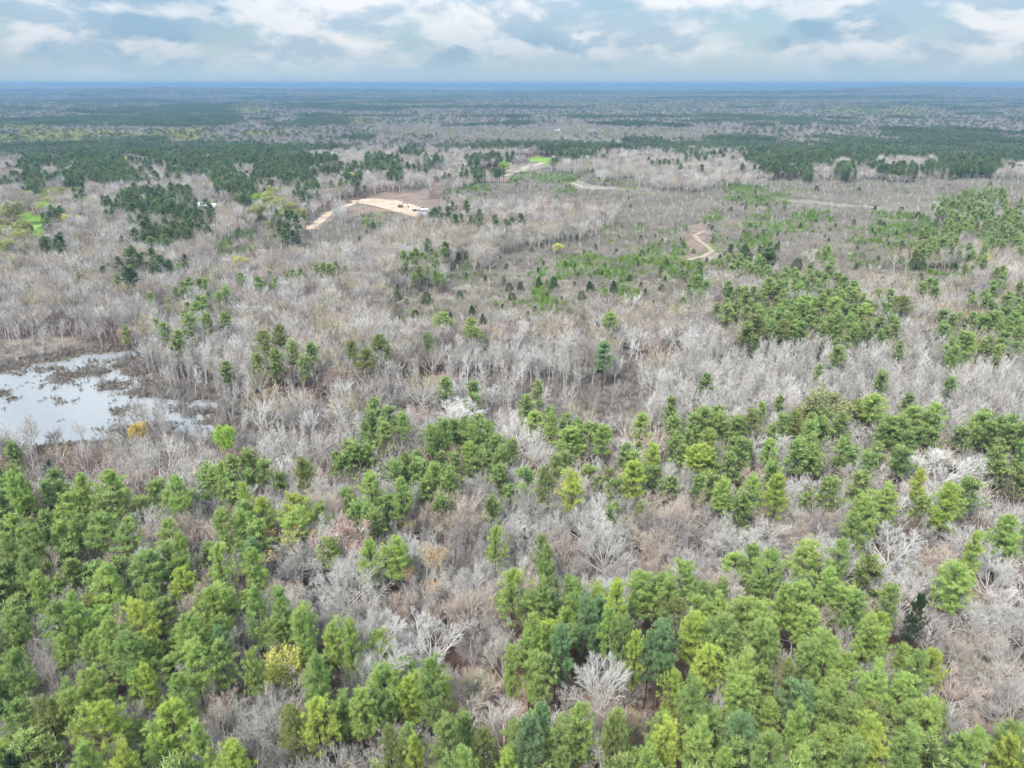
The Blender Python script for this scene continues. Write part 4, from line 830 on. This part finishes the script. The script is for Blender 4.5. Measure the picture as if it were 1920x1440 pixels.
def low_cover():
    """brush, saplings, sedge and forest-floor twigs"""
    r = np.random.default_rng(21)
    def cand(dmin, dmax, step):
        xs = np.arange(-dmax, dmax, step); ys = np.arange(40, dmax, step); X, Y = np.meshgrid(xs, ys); X = X.ravel()+r.random(X.size)*step; Y = Y.ravel()+r.random(Y.size)*step
        d = np.hypot(X, Y); px, py = project(X, Y, np.full_like(X, 2.0)); k = (d > dmin) & (d < dmax) & (px > -170) & (px < 2090) & (py < 1640); X, Y = X[k], Y[k]
        z = height(X, Y); px, py = project(X, Y, z+1.0); return X, Y, z, np.array([chr(c) for c in cover_at(px, py)])
    def off_track(X, Y): return np.array([not TRACKS.near(x, y) for x, y in zip(X.tolist(), Y.tolist())], bool)
    def go(name, label, protos, X, Y, z, lo, hi, cat):
        n = len(X); s = lo+(hi-lo)*r.random(n); v = 0.75+0.6*r.random(n)
        scatter(name, label, protos, X, Y, z-0.05, r.random(n)*6.28, np.stack([s, s, s*v], 1), r.integers(0, len(protos), n), cat)
    X, Y, z, c = cand(200, 1150, 4.0); k = np.isin(c, list('sSg')) & (r.random(len(X)) < np.where(c == 'g', 0.5, 0.9)); k[k] &= off_track(X[k], Y[k])
    go('brush', 'brown-grey leafless brush covering the clearcut', PROTO['brush'], X[k], Y[k], z[k], 0.55, 1.0, 'brush')
    X, Y, z, c = cand(200, 1150, 2.6); nz = fbm(X/16, Y/16, 61, 4)
    k = ((c == 'g') & (nz > -0.12) & (r.random(len(X)) < 0.8)) | ((c == 'S') & (nz > 0.16) & (r.random(len(X)) < 0.45)) | ((c == 's') & (nz > 0.28) & (r.random(len(X)) < 0.3)); k[k] &= off_track(X[k], Y[k])
    go('green_saplings', 'drifts of bright green saplings in the clearcut', PROTO['sapling'], X[k], Y[k], z[k], 0.35, 0.95, 'saplings')
    X, Y, z, c = cand(150, 380, 2.4); k = np.isin(c, list('hmbw')) & (z > 0.05) & (r.random(len(X)) < np.where(c == 'h', 0.85, np.where(c == 'b', 0.4, 0.34)))
    go('swamp_shrubs', 'low grey shrubs crowding the swamp', PROTO['swampbrush'], X[k], Y[k], z[k], 0.85, 1.5, 'swamp shrubs')
    X, Y, z, c = cand(150, 330, 0.95); k = (z > -0.34) & (z < 0.75) & np.isin(c, list('WwmhB')) & (r.random(len(X)) < np.where(z < -0.1, 0.07, np.where(z < 0.05, 0.4, 0.9)))
    go('marsh_sedge', 'brown dead sedge tussocks standing in the marsh', PROTO['sedge'], X[k], Y[k], np.maximum(z[k], -0.1), 0.8, 1.9, 'sedge')
    X, Y, z, c = cand(60, 330, 3.0); k = np.isin(c, list('PpBryb')) & (r.random(len(X)) < np.where(c == 'r', 0.8, np.where(c == 'B', 0.45, 0.25)))
    X, Y, z = X[k], Y[k], z[k]; d = np.hypot(X, Y); o = np.argsort(d)
    go('undergrowth', 'thin leafless undergrowth on the forest floor', PROTO['litterbrush'], X, Y, z, 0.6, 1.25, 'undergrowth')
low_cover()

def far_woods():
    r = np.random.default_rng(31); step = 48.0
    xs = np.arange(-9000, 9000, step); ys = np.arange(300, 10600, step); X, Y = np.meshgrid(xs, ys); X = X.ravel()+(r.random(X.size)-0.5)*26; Y = Y.ravel()+(r.random(Y.size)-0.5)*26
    d = np.hypot(X, Y); px, py = project(X, Y, np.full_like(X, 8.0)); k = (d > 1120) & (d < 10400) & (px > -170) & (px < 2090); X, Y, d = X[k], Y[k], d[k]
    z = height(X, Y); px, py = project(X, Y, z+15); c = np.array([chr(v) for v in cover_at(px, py)])
    open_ = np.array([not TRACKS.near(x, y) for x, y in zip(X.tolist(), Y.tolist())])
    names = {'P': ('far_pine_belt', 'dark pine belts in the far distance'), 'B': ('far_bare_woods', 'greyish leafless woods in the far distance'), 'p': ('far_mixed_woods', 'mixed pine and leafless woods in the far distance'), 'y': ('far_budding_woods', 'yellow-green budding woods in the far distance'), 'f': ('far_plantation', 'grey-green young plantation in the far distance')}
    c = np.where(np.isin(c, list('PBpyf')), c, np.where(np.isin(c, list('sgS')), 'f', 'X'))
    fn = fbm(X/1100, Y/380, 81, 3)+0.35*fbm(X/160, Y/110, 82, 2)
    c = np.where((c == 'P') & (fn > -0.08-0.16*sstep(2200, 5000, d)), 'B', np.where(c == 'p', np.where(fn > -0.3, 'B', 'P'), c)); c = np.where((c == 'B') & (fn < -0.42), 'P', c)
    for kx, (nm, lab) in names.items():
        s = (c == kx) & open_; n = int(s.sum())
        if not n: continue
        sc_ = 0.9+0.25*r.random(n); scatter(nm, lab, PROTO['far'+kx], X[s], Y[s], z[s]-0.3, r.integers(0, 4, n)*1.5708+r.normal(size=n)*0.3, np.stack([sc_*1.05, sc_*1.05, 0.85+0.35*r.random(n)], 1), r.integers(0, 3, n), 'far woods')
far_woods()

# ------------------------------------------------------------------ placing the single plants, with labels
LAND = [('the tree in pale yellow leaf', hero(530, 1218, 15)), ('the white conical tree', hero(80, 1173, 15)), ('the log-side round grey tree', hero(418, 1252, 13)), ('the large white spreading tree', hero(813, 1146, 16)), ('the orange-budded tree', hero(795, 1027, 17)),
        ('the pinkish many-limbed tree', hero(640, 968, 18)), ('the leaf-litter opening', on_level(1060, 1310, 2)), ('the lime-green bush', hero(1828, 1240, 5)), ('the lone broad pine', hero(1800, 1057, 19)), ('the white-domed tree pair', hero(1140, 980, 17)),
        ('the golden-dusted tree', hero(1010, 917, 12)), ('the big pale oak-like tree', hero(1770, 828, 17)), ('the tall swamp-edge leafing tree', hero(1550, 727, 19)), ('the lime-yellow marsh tree', hero(416, 790, 13)), ('the pond', on_level(90, 770, 0)), ('the marsh', on_level(150, 670, 0)),
        ('the coral-pink tree', hero(523, 690, 8)), ('the low grey swamp thicket', on_level(1090, 735, 0)), ('the olive pine pair', hero(690, 640, 17)), ('the brushy clearcut', on_level(950, 560, 2)), ('the sandy track', on_level(1325, 465, 2)), ('the graded dirt clearing', on_level(740, 385, 2)), ('the lawn', on_level(55, 430, 2)),
        ('the bright sapling drift', on_level(1720, 440, 2)), ('the purple-grey round tree', hero(1756, 1150, 12)), ('the tan-gold crowned tree', hero(767, 850, 12)), ('the dark cedar pair', on_level(450, 905, 2)), ('the olive pine ridge', hero(1470, 595, 17)), ('the white swamp trunks', on_level(1700, 720, 1)), ('the pinkish swamp tree', hero(830, 690, 10)), ('the white trunk thicket', on_level(1010, 690, 0)), ('the dark creek bend', on_level(1200, 690, 0)), ('the creek end', on_level(1850, 770, 0)), ('the marsh shrubs', on_level(400, 770, 0)), ('the grey marsh woods', on_level(330, 660, 1)), ('the far swamp bank', on_level(1450, 680, 1)), ('the near swamp bank', on_level(1300, 770, 1)), ('the brush hollow', on_level(780, 800, 1))]
POND = on_level(1000, 720, 0.0)
def where(x, y):
    near = sorted(((math.hypot(x-p[1][0], y-p[1][1]), p) for p in LAND), key=lambda t: t[0])
    if near[0][0] < 0.5: near = near[1:]                    # the landmark itself is described by the next one
    d, (nm, (lx, ly)) = near[0]
    far = 'beside' if d < 8 else 'near' if d < 17 else 'some way from' if d < 45 else 'far from'
    side = math.hypot(x-POND[0], y-POND[1])-math.hypot(lx-POND[0], ly-POND[1])
    tail = '' if d < 4 or nm in ('the pond', 'the marsh', 'the low grey swamp thicket') else (', swampward' if side < -3 else ', uphill' if side > 3 else '')
    return f'{far} {nm}{tail}'
def name_of(x, y, default):
    for nm, (lx, ly) in LAND:
        if math.hypot(x-lx, y-ly) < 0.5: return nm[4:]
    return default
def size_word(h, lo, hi): return 'tall' if h > hi else 'low' if h < lo else 'middling'
def place_plants():
    for p in PLANTS:
        k = p['kind']; rz = rnd.uniform(0, 6.283); scl = (p['sx'], p['sx']*rnd.uniform(0.92, 1.08), p['sz'])
        if k == 'pine':
            o = put('pine_tree', PROTO['pine'][p['v']], p['x'], p['y'], rz, scl, {'crown': {0: M['pine'+p['shade']], 2: M['tip'+p['shade']]}})
            form = {0: 'rounded', 1: 'flat-topped', 2: 'full', 3: 'high-crowned', 4: 'broad', 5: 'pointed', 6: 'full', 7: 'high-crowned'}[p['v']]
            tag(o, f"{shade_words[p['shade']]} {form} {size_word(p['h'], 15.5, 19)} pine {where(p['x'], p['y'])}", 'pine tree', 'pines on the slopes around the swamp')
        elif k == 'bare':
            o = put('leafless_tree', PROTO['bare'][p['v']], p['x'], p['y'], rz, scl)
            tag(o, f"{name_of(p['x'], p['y'], bark_words[p['v']]+' leafless '+size_word(p['h'], 11.5, 14.5)+' tree')} {where(p['x'], p['y'])}", 'leafless tree', 'leafless trees on the slopes around the swamp')
        elif k == 'slender':
            o = put('slender_tree', PROTO['slender'][p['v']], p['x'], p['y'], rz, scl)
            tag(o, f"{'whitish' if p['v'] % 2 else 'grey'} thin-trunked {size_word(p['h'], 8, 10.8)} leafless tree {where(p['x'], p['y'])}", 'slender tree', 'thin trees of the swamp and brush')
        elif k == 'cedar':
            o = put('cedar_tree', PROTO['cedar'][p['v']], p['x'], p['y'], rz, scl)
            tag(o, f"dark {('slim', 'bushy', 'narrow', 'round')[p['v']]} {size_word(p['h'], 6, 8.2)} cedar {where(p['x'], p['y'])}", 'cedar tree', 'dark cedars of the clearcut and wood edges')
        elif k == 'bud':
            o = put('budding_tree', PROTO[p['pk']][p['v']], p['x'], p['y'], rz, scl, {'buds': {0: M['bud_'+p['col']]}}); tag(o, p['label'], 'budding tree', 'trees in bud or young leaf')
        else:
            o = put('dead_tree', PROTO['snag'][p['v']], p['x'], p['y'], rz, scl); tag(o, f"{size_word(p['h'], 7, 10)} bare dead pole {where(p['x'], p['y'])}", 'dead tree', 'standing dead poles')
place_plants()
def tell_apart():
    """plants whose labels agree are told apart by the plant of another kind, then of their own kind, standing next to them"""
    ob = [o for o in COL.objects if o.type == 'EMPTY' and 'label' in o]; xy = np.array([o.location[:2] for o in ob]); first = [o['label'] for o in ob]
    kinds = np.array([o['category'] for o in ob])
    def short(j):
        w = first[j].split(); m = next((k for k, t in enumerate(w) if t.strip(',') in ('pine', 'tree', 'cedar', 'pole')), 2)
        return ' '.join([t for t in w[:m] if t not in ('tall', 'low', 'middling', 'leafless', 'dull', 'very', 'green')][:2]+[w[m].strip(',')])
    for step in range(3):
        seen = {}
        for i, o in enumerate(ob): seen.setdefault(o['label'], []).append(i)
        for lab, ids in seen.items():
            if len(ids) < 2: continue
            for i in ids:
                d = np.hypot(*(xy-xy[i]).T); d[i] = 1e9
                if step == 0: d = np.where(kinds == kinds[i], 1e9, d)
                j = int(np.argsort(d)[0 if step < 2 else 1])
                base = lab if step == 0 else lab.split(',')[0]
                if step == 0: new = f"{base.split(',')[0]}, by a {short(j)}"
                else: new = f"{lab.split(',')[0]},{lab.split(',')[1] if ',' in lab else ''} and a {short(j)}" if ', by a' in lab else lab
                if len(new.split()) <= 16: ob[i]['label'] = new
tell_apart()

# ------------------------------------------------------------------ fallen logs
M['log'] = node_mat('weathered_log', (0.50, 0.44, 0.38), (0.33, 0.28, 0.24), 0.9, 2.0, 0.1)
M['logd'] = node_mat('dark_log', (0.20, 0.15, 0.12), (0.12, 0.09, 0.075), 0.9, 2.0, 0.1)
def log(a, b, r, mat, label, lift=0.0):
    (x0, y0), (x1, y1) = on_level(*a, 2.3), on_level(*b, 2.3); z0, z1 = [float(v) for v in height(np.array([x0, x1]), np.array([y0, y1]))]
    n = 8; t = np.linspace(0, 1, n+1); L = math.hypot(x1-x0, y1-y0); R = np.random.default_rng(int(abs(x0*10)))
    P = np.stack([L*t, R.normal(size=n+1)*0.06, r+0.02+lift*t], 1); rad = r*(1-0.55*t)
    e = bpy.data.objects.new('fallen_log', None); COL.objects.link(e); e.location = (x0, y0, z0); e.rotation_euler = (0, -math.atan2(z1-z0, L), math.atan2(y1-y0, x1-x0))
    m = MB(); m.segs(P[:-1], P[1:], rad[:-1], rad[1:], 8, 0)
    ring = np.arange(8); c = m.n; m.add(np.concatenate([m.V[0][:8], P[:1]]), [(i, 8, (i+1) % 8) for i in ring], 0)
    o = bpy.data.objects.new('trunk', m.mesh('log_trunk', [mat], True)); COL.objects.link(o); o.parent = e
    b_ = MB()
    for i in range(5):
        q = P[3+i]; d = np.array([0.6, R.choice([-1, 1])*0.9, 0.35])+R.normal(size=3)*0.2; b_.segs([q], [q+d*(0.8+R.random()*1.4)], [r*0.3], [0.02], 4, 0)
    o = bpy.data.objects.new('branches', b_.mesh('log_branches', [mat])); COL.objects.link(o); o.parent = e
    tag(e, label, 'fallen log', 'fallen logs on the leaf litter')
log((398, 1383), (492, 1388), 0.28, M['log'], 'long pale fallen log below the round grey leafless tree')
log((880, 1347), (927, 1300), 0.22, M['log'], 'pale fallen log lying slantwise at the side of the leaf-litter opening')
log((905, 1292), (924, 1308), 0.16, M['log'], 'short pale fallen log crossing the slanting one')
log((1022, 1326), (1052, 1302), 0.26, M['logd'], 'dark fallen log among pine trunks in the leaf-litter opening')
log((1076, 1270), (1112, 1286), 0.22, M['logd'], 'dark thin fallen log behind the pine trunks')
log((1130, 1279), (1160, 1275), 0.17, M['log'], 'short whitish fallen log beside the purple-grey brush')
log((1110, 1237), (1135, 1236), 0.16, M['log'], 'pale fallen log far back in the leaf-litter opening')
log((1028, 1306), (1075, 1309), 0.15, M['log'], 'thin pale fallen log crossing the dark log')
log((1770, 1240), (1812, 1246), 0.24, M['log'], 'pale fallen log above the lime-green bush')
log((745, 1362), (766, 1374), 0.18, M['logd'], 'dark curved fallen log on bare red litter')

# ------------------------------------------------------------------ vehicles and buildings
def paint(name, c, rough=0.4, metal=0.0): return node_mat(name, c, tuple(v*0.88 for v in c), rough, 1.0, spec=0.4)
M['wpaint'] = paint('white_paint', (0.75, 0.75, 0.74)); M['bpaint'] = paint('blue_paint', (0.13, 0.22, 0.42)); M['kpaint'] = paint('dark_paint', (0.035, 0.04, 0.05)); M['gpaint'] = paint('grey_paint', (0.30, 0.32, 0.35))
M['glass'] = paint('dark_glass', (0.03, 0.04, 0.05), 0.1); M['rubber'] = paint('black_rubber', (0.025, 0.025, 0.025), 0.8); M['mach'] = paint('machine_paint', (0.14, 0.13, 0.11), 0.6)
M['roofw'] = paint('pale_metal_roof', (0.72, 0.73, 0.75), 0.45); M['wall'] = paint('cream_siding', (0.55, 0.52, 0.47), 0.8); M['pane'] = paint('window_pane', (0.05, 0.06, 0.08), 0.1); M['roofg'] = paint('grey_shingle', (0.22, 0.21, 0.21), 0.9)
def box(mb, x0, x1, y0, y1, z0, z1, inset=0.0, m=0):
    V = [(x0, y0, z0), (x1, y0, z0), (x1, y1, z0), (x0, y1, z0), (x0+inset, y0+inset, z1), (x1-inset, y0+inset, z1), (x1-inset, y1-inset, z1), (x0+inset, y1-inset, z1)]
    F = [(0, 2, 1), (0, 3, 2), (4, 5, 6), (4, 6, 7)]
    for i in range(4): j = (i+1) % 4; F += [(i, j, 4+j), (i, 4+j, 4+i)]
    mb.add(V, F, m)
def part(name, parent, fn, mat, bevel=0.0):
    mb = MB(); fn(mb); o = bpy.data.objects.new(name, mb.mesh(name, [mat])); COL.objects.link(o); o.parent = parent
    if bevel:
        b = o.modifiers.new('bevel', 'BEVEL'); b.width = bevel; b.segments = 2
    return o
def root(name, px, py, rz, zlift=0.4):
    x, y = on_level(px, py, 3.0); z = float(height(np.array([x]), np.array([y]))[0]); e = bpy.data.objects.new(name, None); COL.objects.link(e)
    e.location = (x, y, z+zlift); e.rotation_euler = (0, 0, rz); return e
def wheel(e, x, y, r=0.36):
    def tyre(mb): mb.segs([[x, y-0.12, r]], [[x, y+0.12, r]], [r], [r], 14, 0); mb.segs([[x, y-0.12, r], [x, y+0.12, r]], [[x, y-0.121, r], [x, y+0.121, r]], [r, r], [r*0.6, r*0.6], 14, 0)
    w = part('wheel', e, tyre, M['rubber'])
    part('rim', w, lambda mb: mb.segs([[x, y-0.1, r], [x, y+0.1, r]], [[x, y-0.124, r], [x, y+0.124, r]], [r*0.6, r*0.6], [0.02, 0.02], 10, 0), M['gpaint'])
def car(px, py, rz, mat, label, pickup=False):
    e = root('pickup_truck' if pickup else 'parked_car', px, py, rz)
    part('body', e, lambda mb: (box(mb, -2.4, 2.4, -0.92, 0.92, 0.38, 0.95, 0.06)), mat, 0.08)
    part('cabin', e, (lambda mb: box(mb, -0.5, 1.3, -0.86, 0.86, 0.96, 1.75, 0.26)) if pickup else (lambda mb: box(mb, -2.1, 1.2, -0.86, 0.86, 0.96, 1.6, 0.3)), M['glass'], 0.05)
    part('roof', e, (lambda mb: box(mb, -0.2, 1.0, -0.6, 0.6, 1.755, 1.82, 0.02)) if pickup else (lambda mb: box(mb, -1.75, 0.85, -0.56, 0.56, 1.605, 1.66, 0.02)), mat)
    if pickup:
        part('load_bed', e, lambda mb: (box(mb, -2.4, -0.6, -0.92, -0.8, 0.955, 1.3), box(mb, -2.4, -0.6, 0.8, 0.92, 0.955, 1.3), box(mb, -2.4, -2.3, -0.8, 0.8, 0.955, 1.3)), mat)
    for x in (-1.5, 1.5):
        for y in (-0.9, 0.9): wheel(e, x, y)
    for y in (-0.65, 0.65): part('headlight', e, lambda mb: box(mb, 2.37, 2.43, y-0.18, y+0.18, 0.7, 0.86), M['wpaint'])
    tag(e, label, 'truck' if pickup else 'car', 'vehicles parked on the dirt clearing')
car(772.5, 395.5, 0.2, M['wpaint'], 'white pickup truck parked on the dirt clearing', True)
car(779.5, 395.2, 0.5, M['kpaint'], 'black car parked between pickups on the dirt clearing')
car(785.5, 395.6, -0.2, M['gpaint'], 'grey pickup truck parked on the dirt clearing', True)
car(792, 388.5, 0.9, M['wpaint'], 'white car at the edge of the dirt clearing')
car(786, 401, 0.1, M['bpaint'], 'blue car parked beside the trailers on the dirt clearing')
def trailer(px, py, rz, mat, label, L=7.5):
    e = root('cargo_trailer', px, py, rz)
    part('body', e, lambda mb: box(mb, -L/2, L/2, -1.2, 1.2, 0.7, 2.9), mat, 0.08)
    part('roof', e, lambda mb: box(mb, -L/2-0.03, L/2+0.03, -1.23, 1.23, 2.905, 2.99), M['wpaint'])
    part('door', e, lambda mb: box(mb, -L/2-0.05, -L/2-0.004, -1.0, 1.0, 0.85, 2.7), M['gpaint'])
    part('tow_bar', e, lambda mb: box(mb, L/2+0.004, L/2+1.3, -0.08, 0.08, 0.6, 0.72), M['kpaint'])
    for x in (-0.6, 0.4):
        for y in (-1.1, 1.1): wheel(e, x, y, 0.4)
    tag(e, label, 'trailer', 'trailers on the dirt clearing')
trailer(795, 398.5, 0.15, M['bpaint'], 'blue cargo trailer on the dirt clearing', 6)
trailer(797, 396.2, 0.15, M['wpaint'], 'white cargo trailer behind the blue one', 6)
trailer(791, 403.5, 0.05, M['wpaint'], 'low white flat trailer at the foot of the dirt clearing', 8)
def excavator(px, py, rz):
    e = root('excavator', px, py, rz)
    for y in (-1.1, 1.1): part('track', e, lambda mb: box(mb, -2.0, 2.0, y-0.3, y+0.3, 0.0, 0.85, 0.12), M['rubber'], 0.12)
    part('body', e, lambda mb: box(mb, -2.2, 1.4, -1.3, 1.3, 0.95, 2.2, 0.1), M['mach'], 0.1)
    cab = part('cab', e, lambda mb: box(mb, 0.2, 1.7, 0.2, 1.25, 2.21, 3.2, 0.12), M['wpaint'], 0.05)
    part('window', cab, lambda mb: box(mb, 1.62, 1.74, 0.35, 1.1, 2.3, 3.0, 0.03), M['glass'])
    part('boom', e, lambda mb: (mb.segs([[1.3, -0.3, 1.8], [3.6, -0.3, 4.4]], [[3.6, -0.3, 4.4], [6.2, -0.3, 3.4]], [0.35, 0.3], [0.3, 0.22], 6)), M['mach'])
    arm = part('arm', e, lambda mb: mb.segs([[6.2, -0.3, 3.4]], [[7.0, -0.3, 1.0]], [0.22], [0.16], 6), M['mach'])
    part('bucket', arm, lambda mb: box(mb, 6.5, 7.4, -0.9, 0.3, 0.1, 1.0, 0.15), M['kpaint'])
    tag(e, 'dark excavator working alone on the orange dirt clearing', 'excavator')
excavator(751, 388.5, -0.15)
def house(px, py, rz, L, W, H, roof, label, name='house'):
    e = root(name, px, py, rz, 0.0)
    wl = part('wall', e, lambda mb: box(mb, -L/2, L/2, -W/2, W/2, -0.5, H), M['wall'])
    def rf(mb):
        o = 0.5; V = [(-L/2-o, -W/2-o, H+0.004), (L/2+o, -W/2-o, H+0.004), (L/2+o, W/2+o, H+0.004), (-L/2-o, W/2+o, H+0.004), (-L/2-o, 0, H+W*0.3), (L/2+o, 0, H+W*0.3)]
        mb.add(V, [(0, 1, 5), (0, 5, 4), (2, 3, 4), (2, 4, 5), (1, 2, 5), (3, 0, 4), (0, 2, 1), (0, 3, 2)], 0)
    part('roof', e, rf, roof)
    for i in range(3):
        x = -L/3+i*L/3
        if i == 1: part('door', e, lambda mb: box(mb, x-0.6, x+0.6, -W/2-0.06, -W/2-0.004, 0, 2.2), M['gpaint'])
        else:
            w = part('window', e, lambda mb: box(mb, x-0.8, x+0.8, -W/2-0.06, -W/2-0.004, 1.0, 2.3), M['wpaint'])
            part('pane', w, lambda mb: box(mb, x-0.65, x+0.65, -W/2-0.075, -W/2-0.062, 1.12, 2.18), M['pane'])
    tag(e, label, 'house' if name == 'house' else 'building', 'small buildings among the woods')
house(376, 392, 0.3, 13, 9, 3.4, M['roofw'], 'white-roofed house half hidden by trees above the dark pines')
house(398, 391, -0.2, 9, 7, 3.2, M['roofw'], 'small pale shed next to the half-hidden white-roofed house', 'shed')
house(612, 318, 0.2, 13, 8, 3.4, M['roofw'], 'wide white-roofed house in a gap of the grey woods')
house(566, 313, -0.1, 10, 7, 3.2, M['roofw'], 'white-roofed house beside the wide one in the grey woods')
house(600, 317, 0.9, 10, 8, 3.6, M['roofg'], 'grey-roofed house beside the wide white-roofed one')
house(1041, 250, 0.1, 18, 11, 5, M['roofw'], 'far white barn at the edge of the young plantation', 'barn')
house(1155, 226, 0.1, 22, 12, 6, M['roofw'], 'far white building in a gap of the dark pine belt', 'farm_building')
house(1240, 216, 0.0, 26, 12, 7, M['roofw'], 'very far white building above the dark pine belt', 'farm_building')
house(1449, 244, 0.2, 18, 10, 7, M['roofw'], 'far white building in grey woods below the hills', 'farm_building')
house(1110, 251, 0.2, 14, 9, 5, M['roofw'], 'far white shed beside the pine belt', 'farm_building')

# ------------------------------------------------------------------ air
def haze():
    me = MB(); box(me, -31500, 31500, -31500, 31500, -6, 113)
    m = bpy.data.materials.new('hazy_air'); m.use_nodes = True; N = m.node_tree.nodes; L = m.node_tree.links; N.clear()
    out = N.new('ShaderNodeOutputMaterial'); v = N.new('ShaderNodeVolumePrincipled'); v.inputs['Color'].default_value = (0.23, 0.40, 0.60, 1); v.inputs['Density'].default_value = 1.55e-4
    v.inputs['Anisotropy'].default_value = 0.0; L.new(v.outputs[0], out.inputs['Volume'])
    o = bpy.data.objects.new('haze', me.mesh('haze', [m])); COL.objects.link(o); tag(o, 'thin bluish haze over the far woods and hills', kind='stuff')
haze()
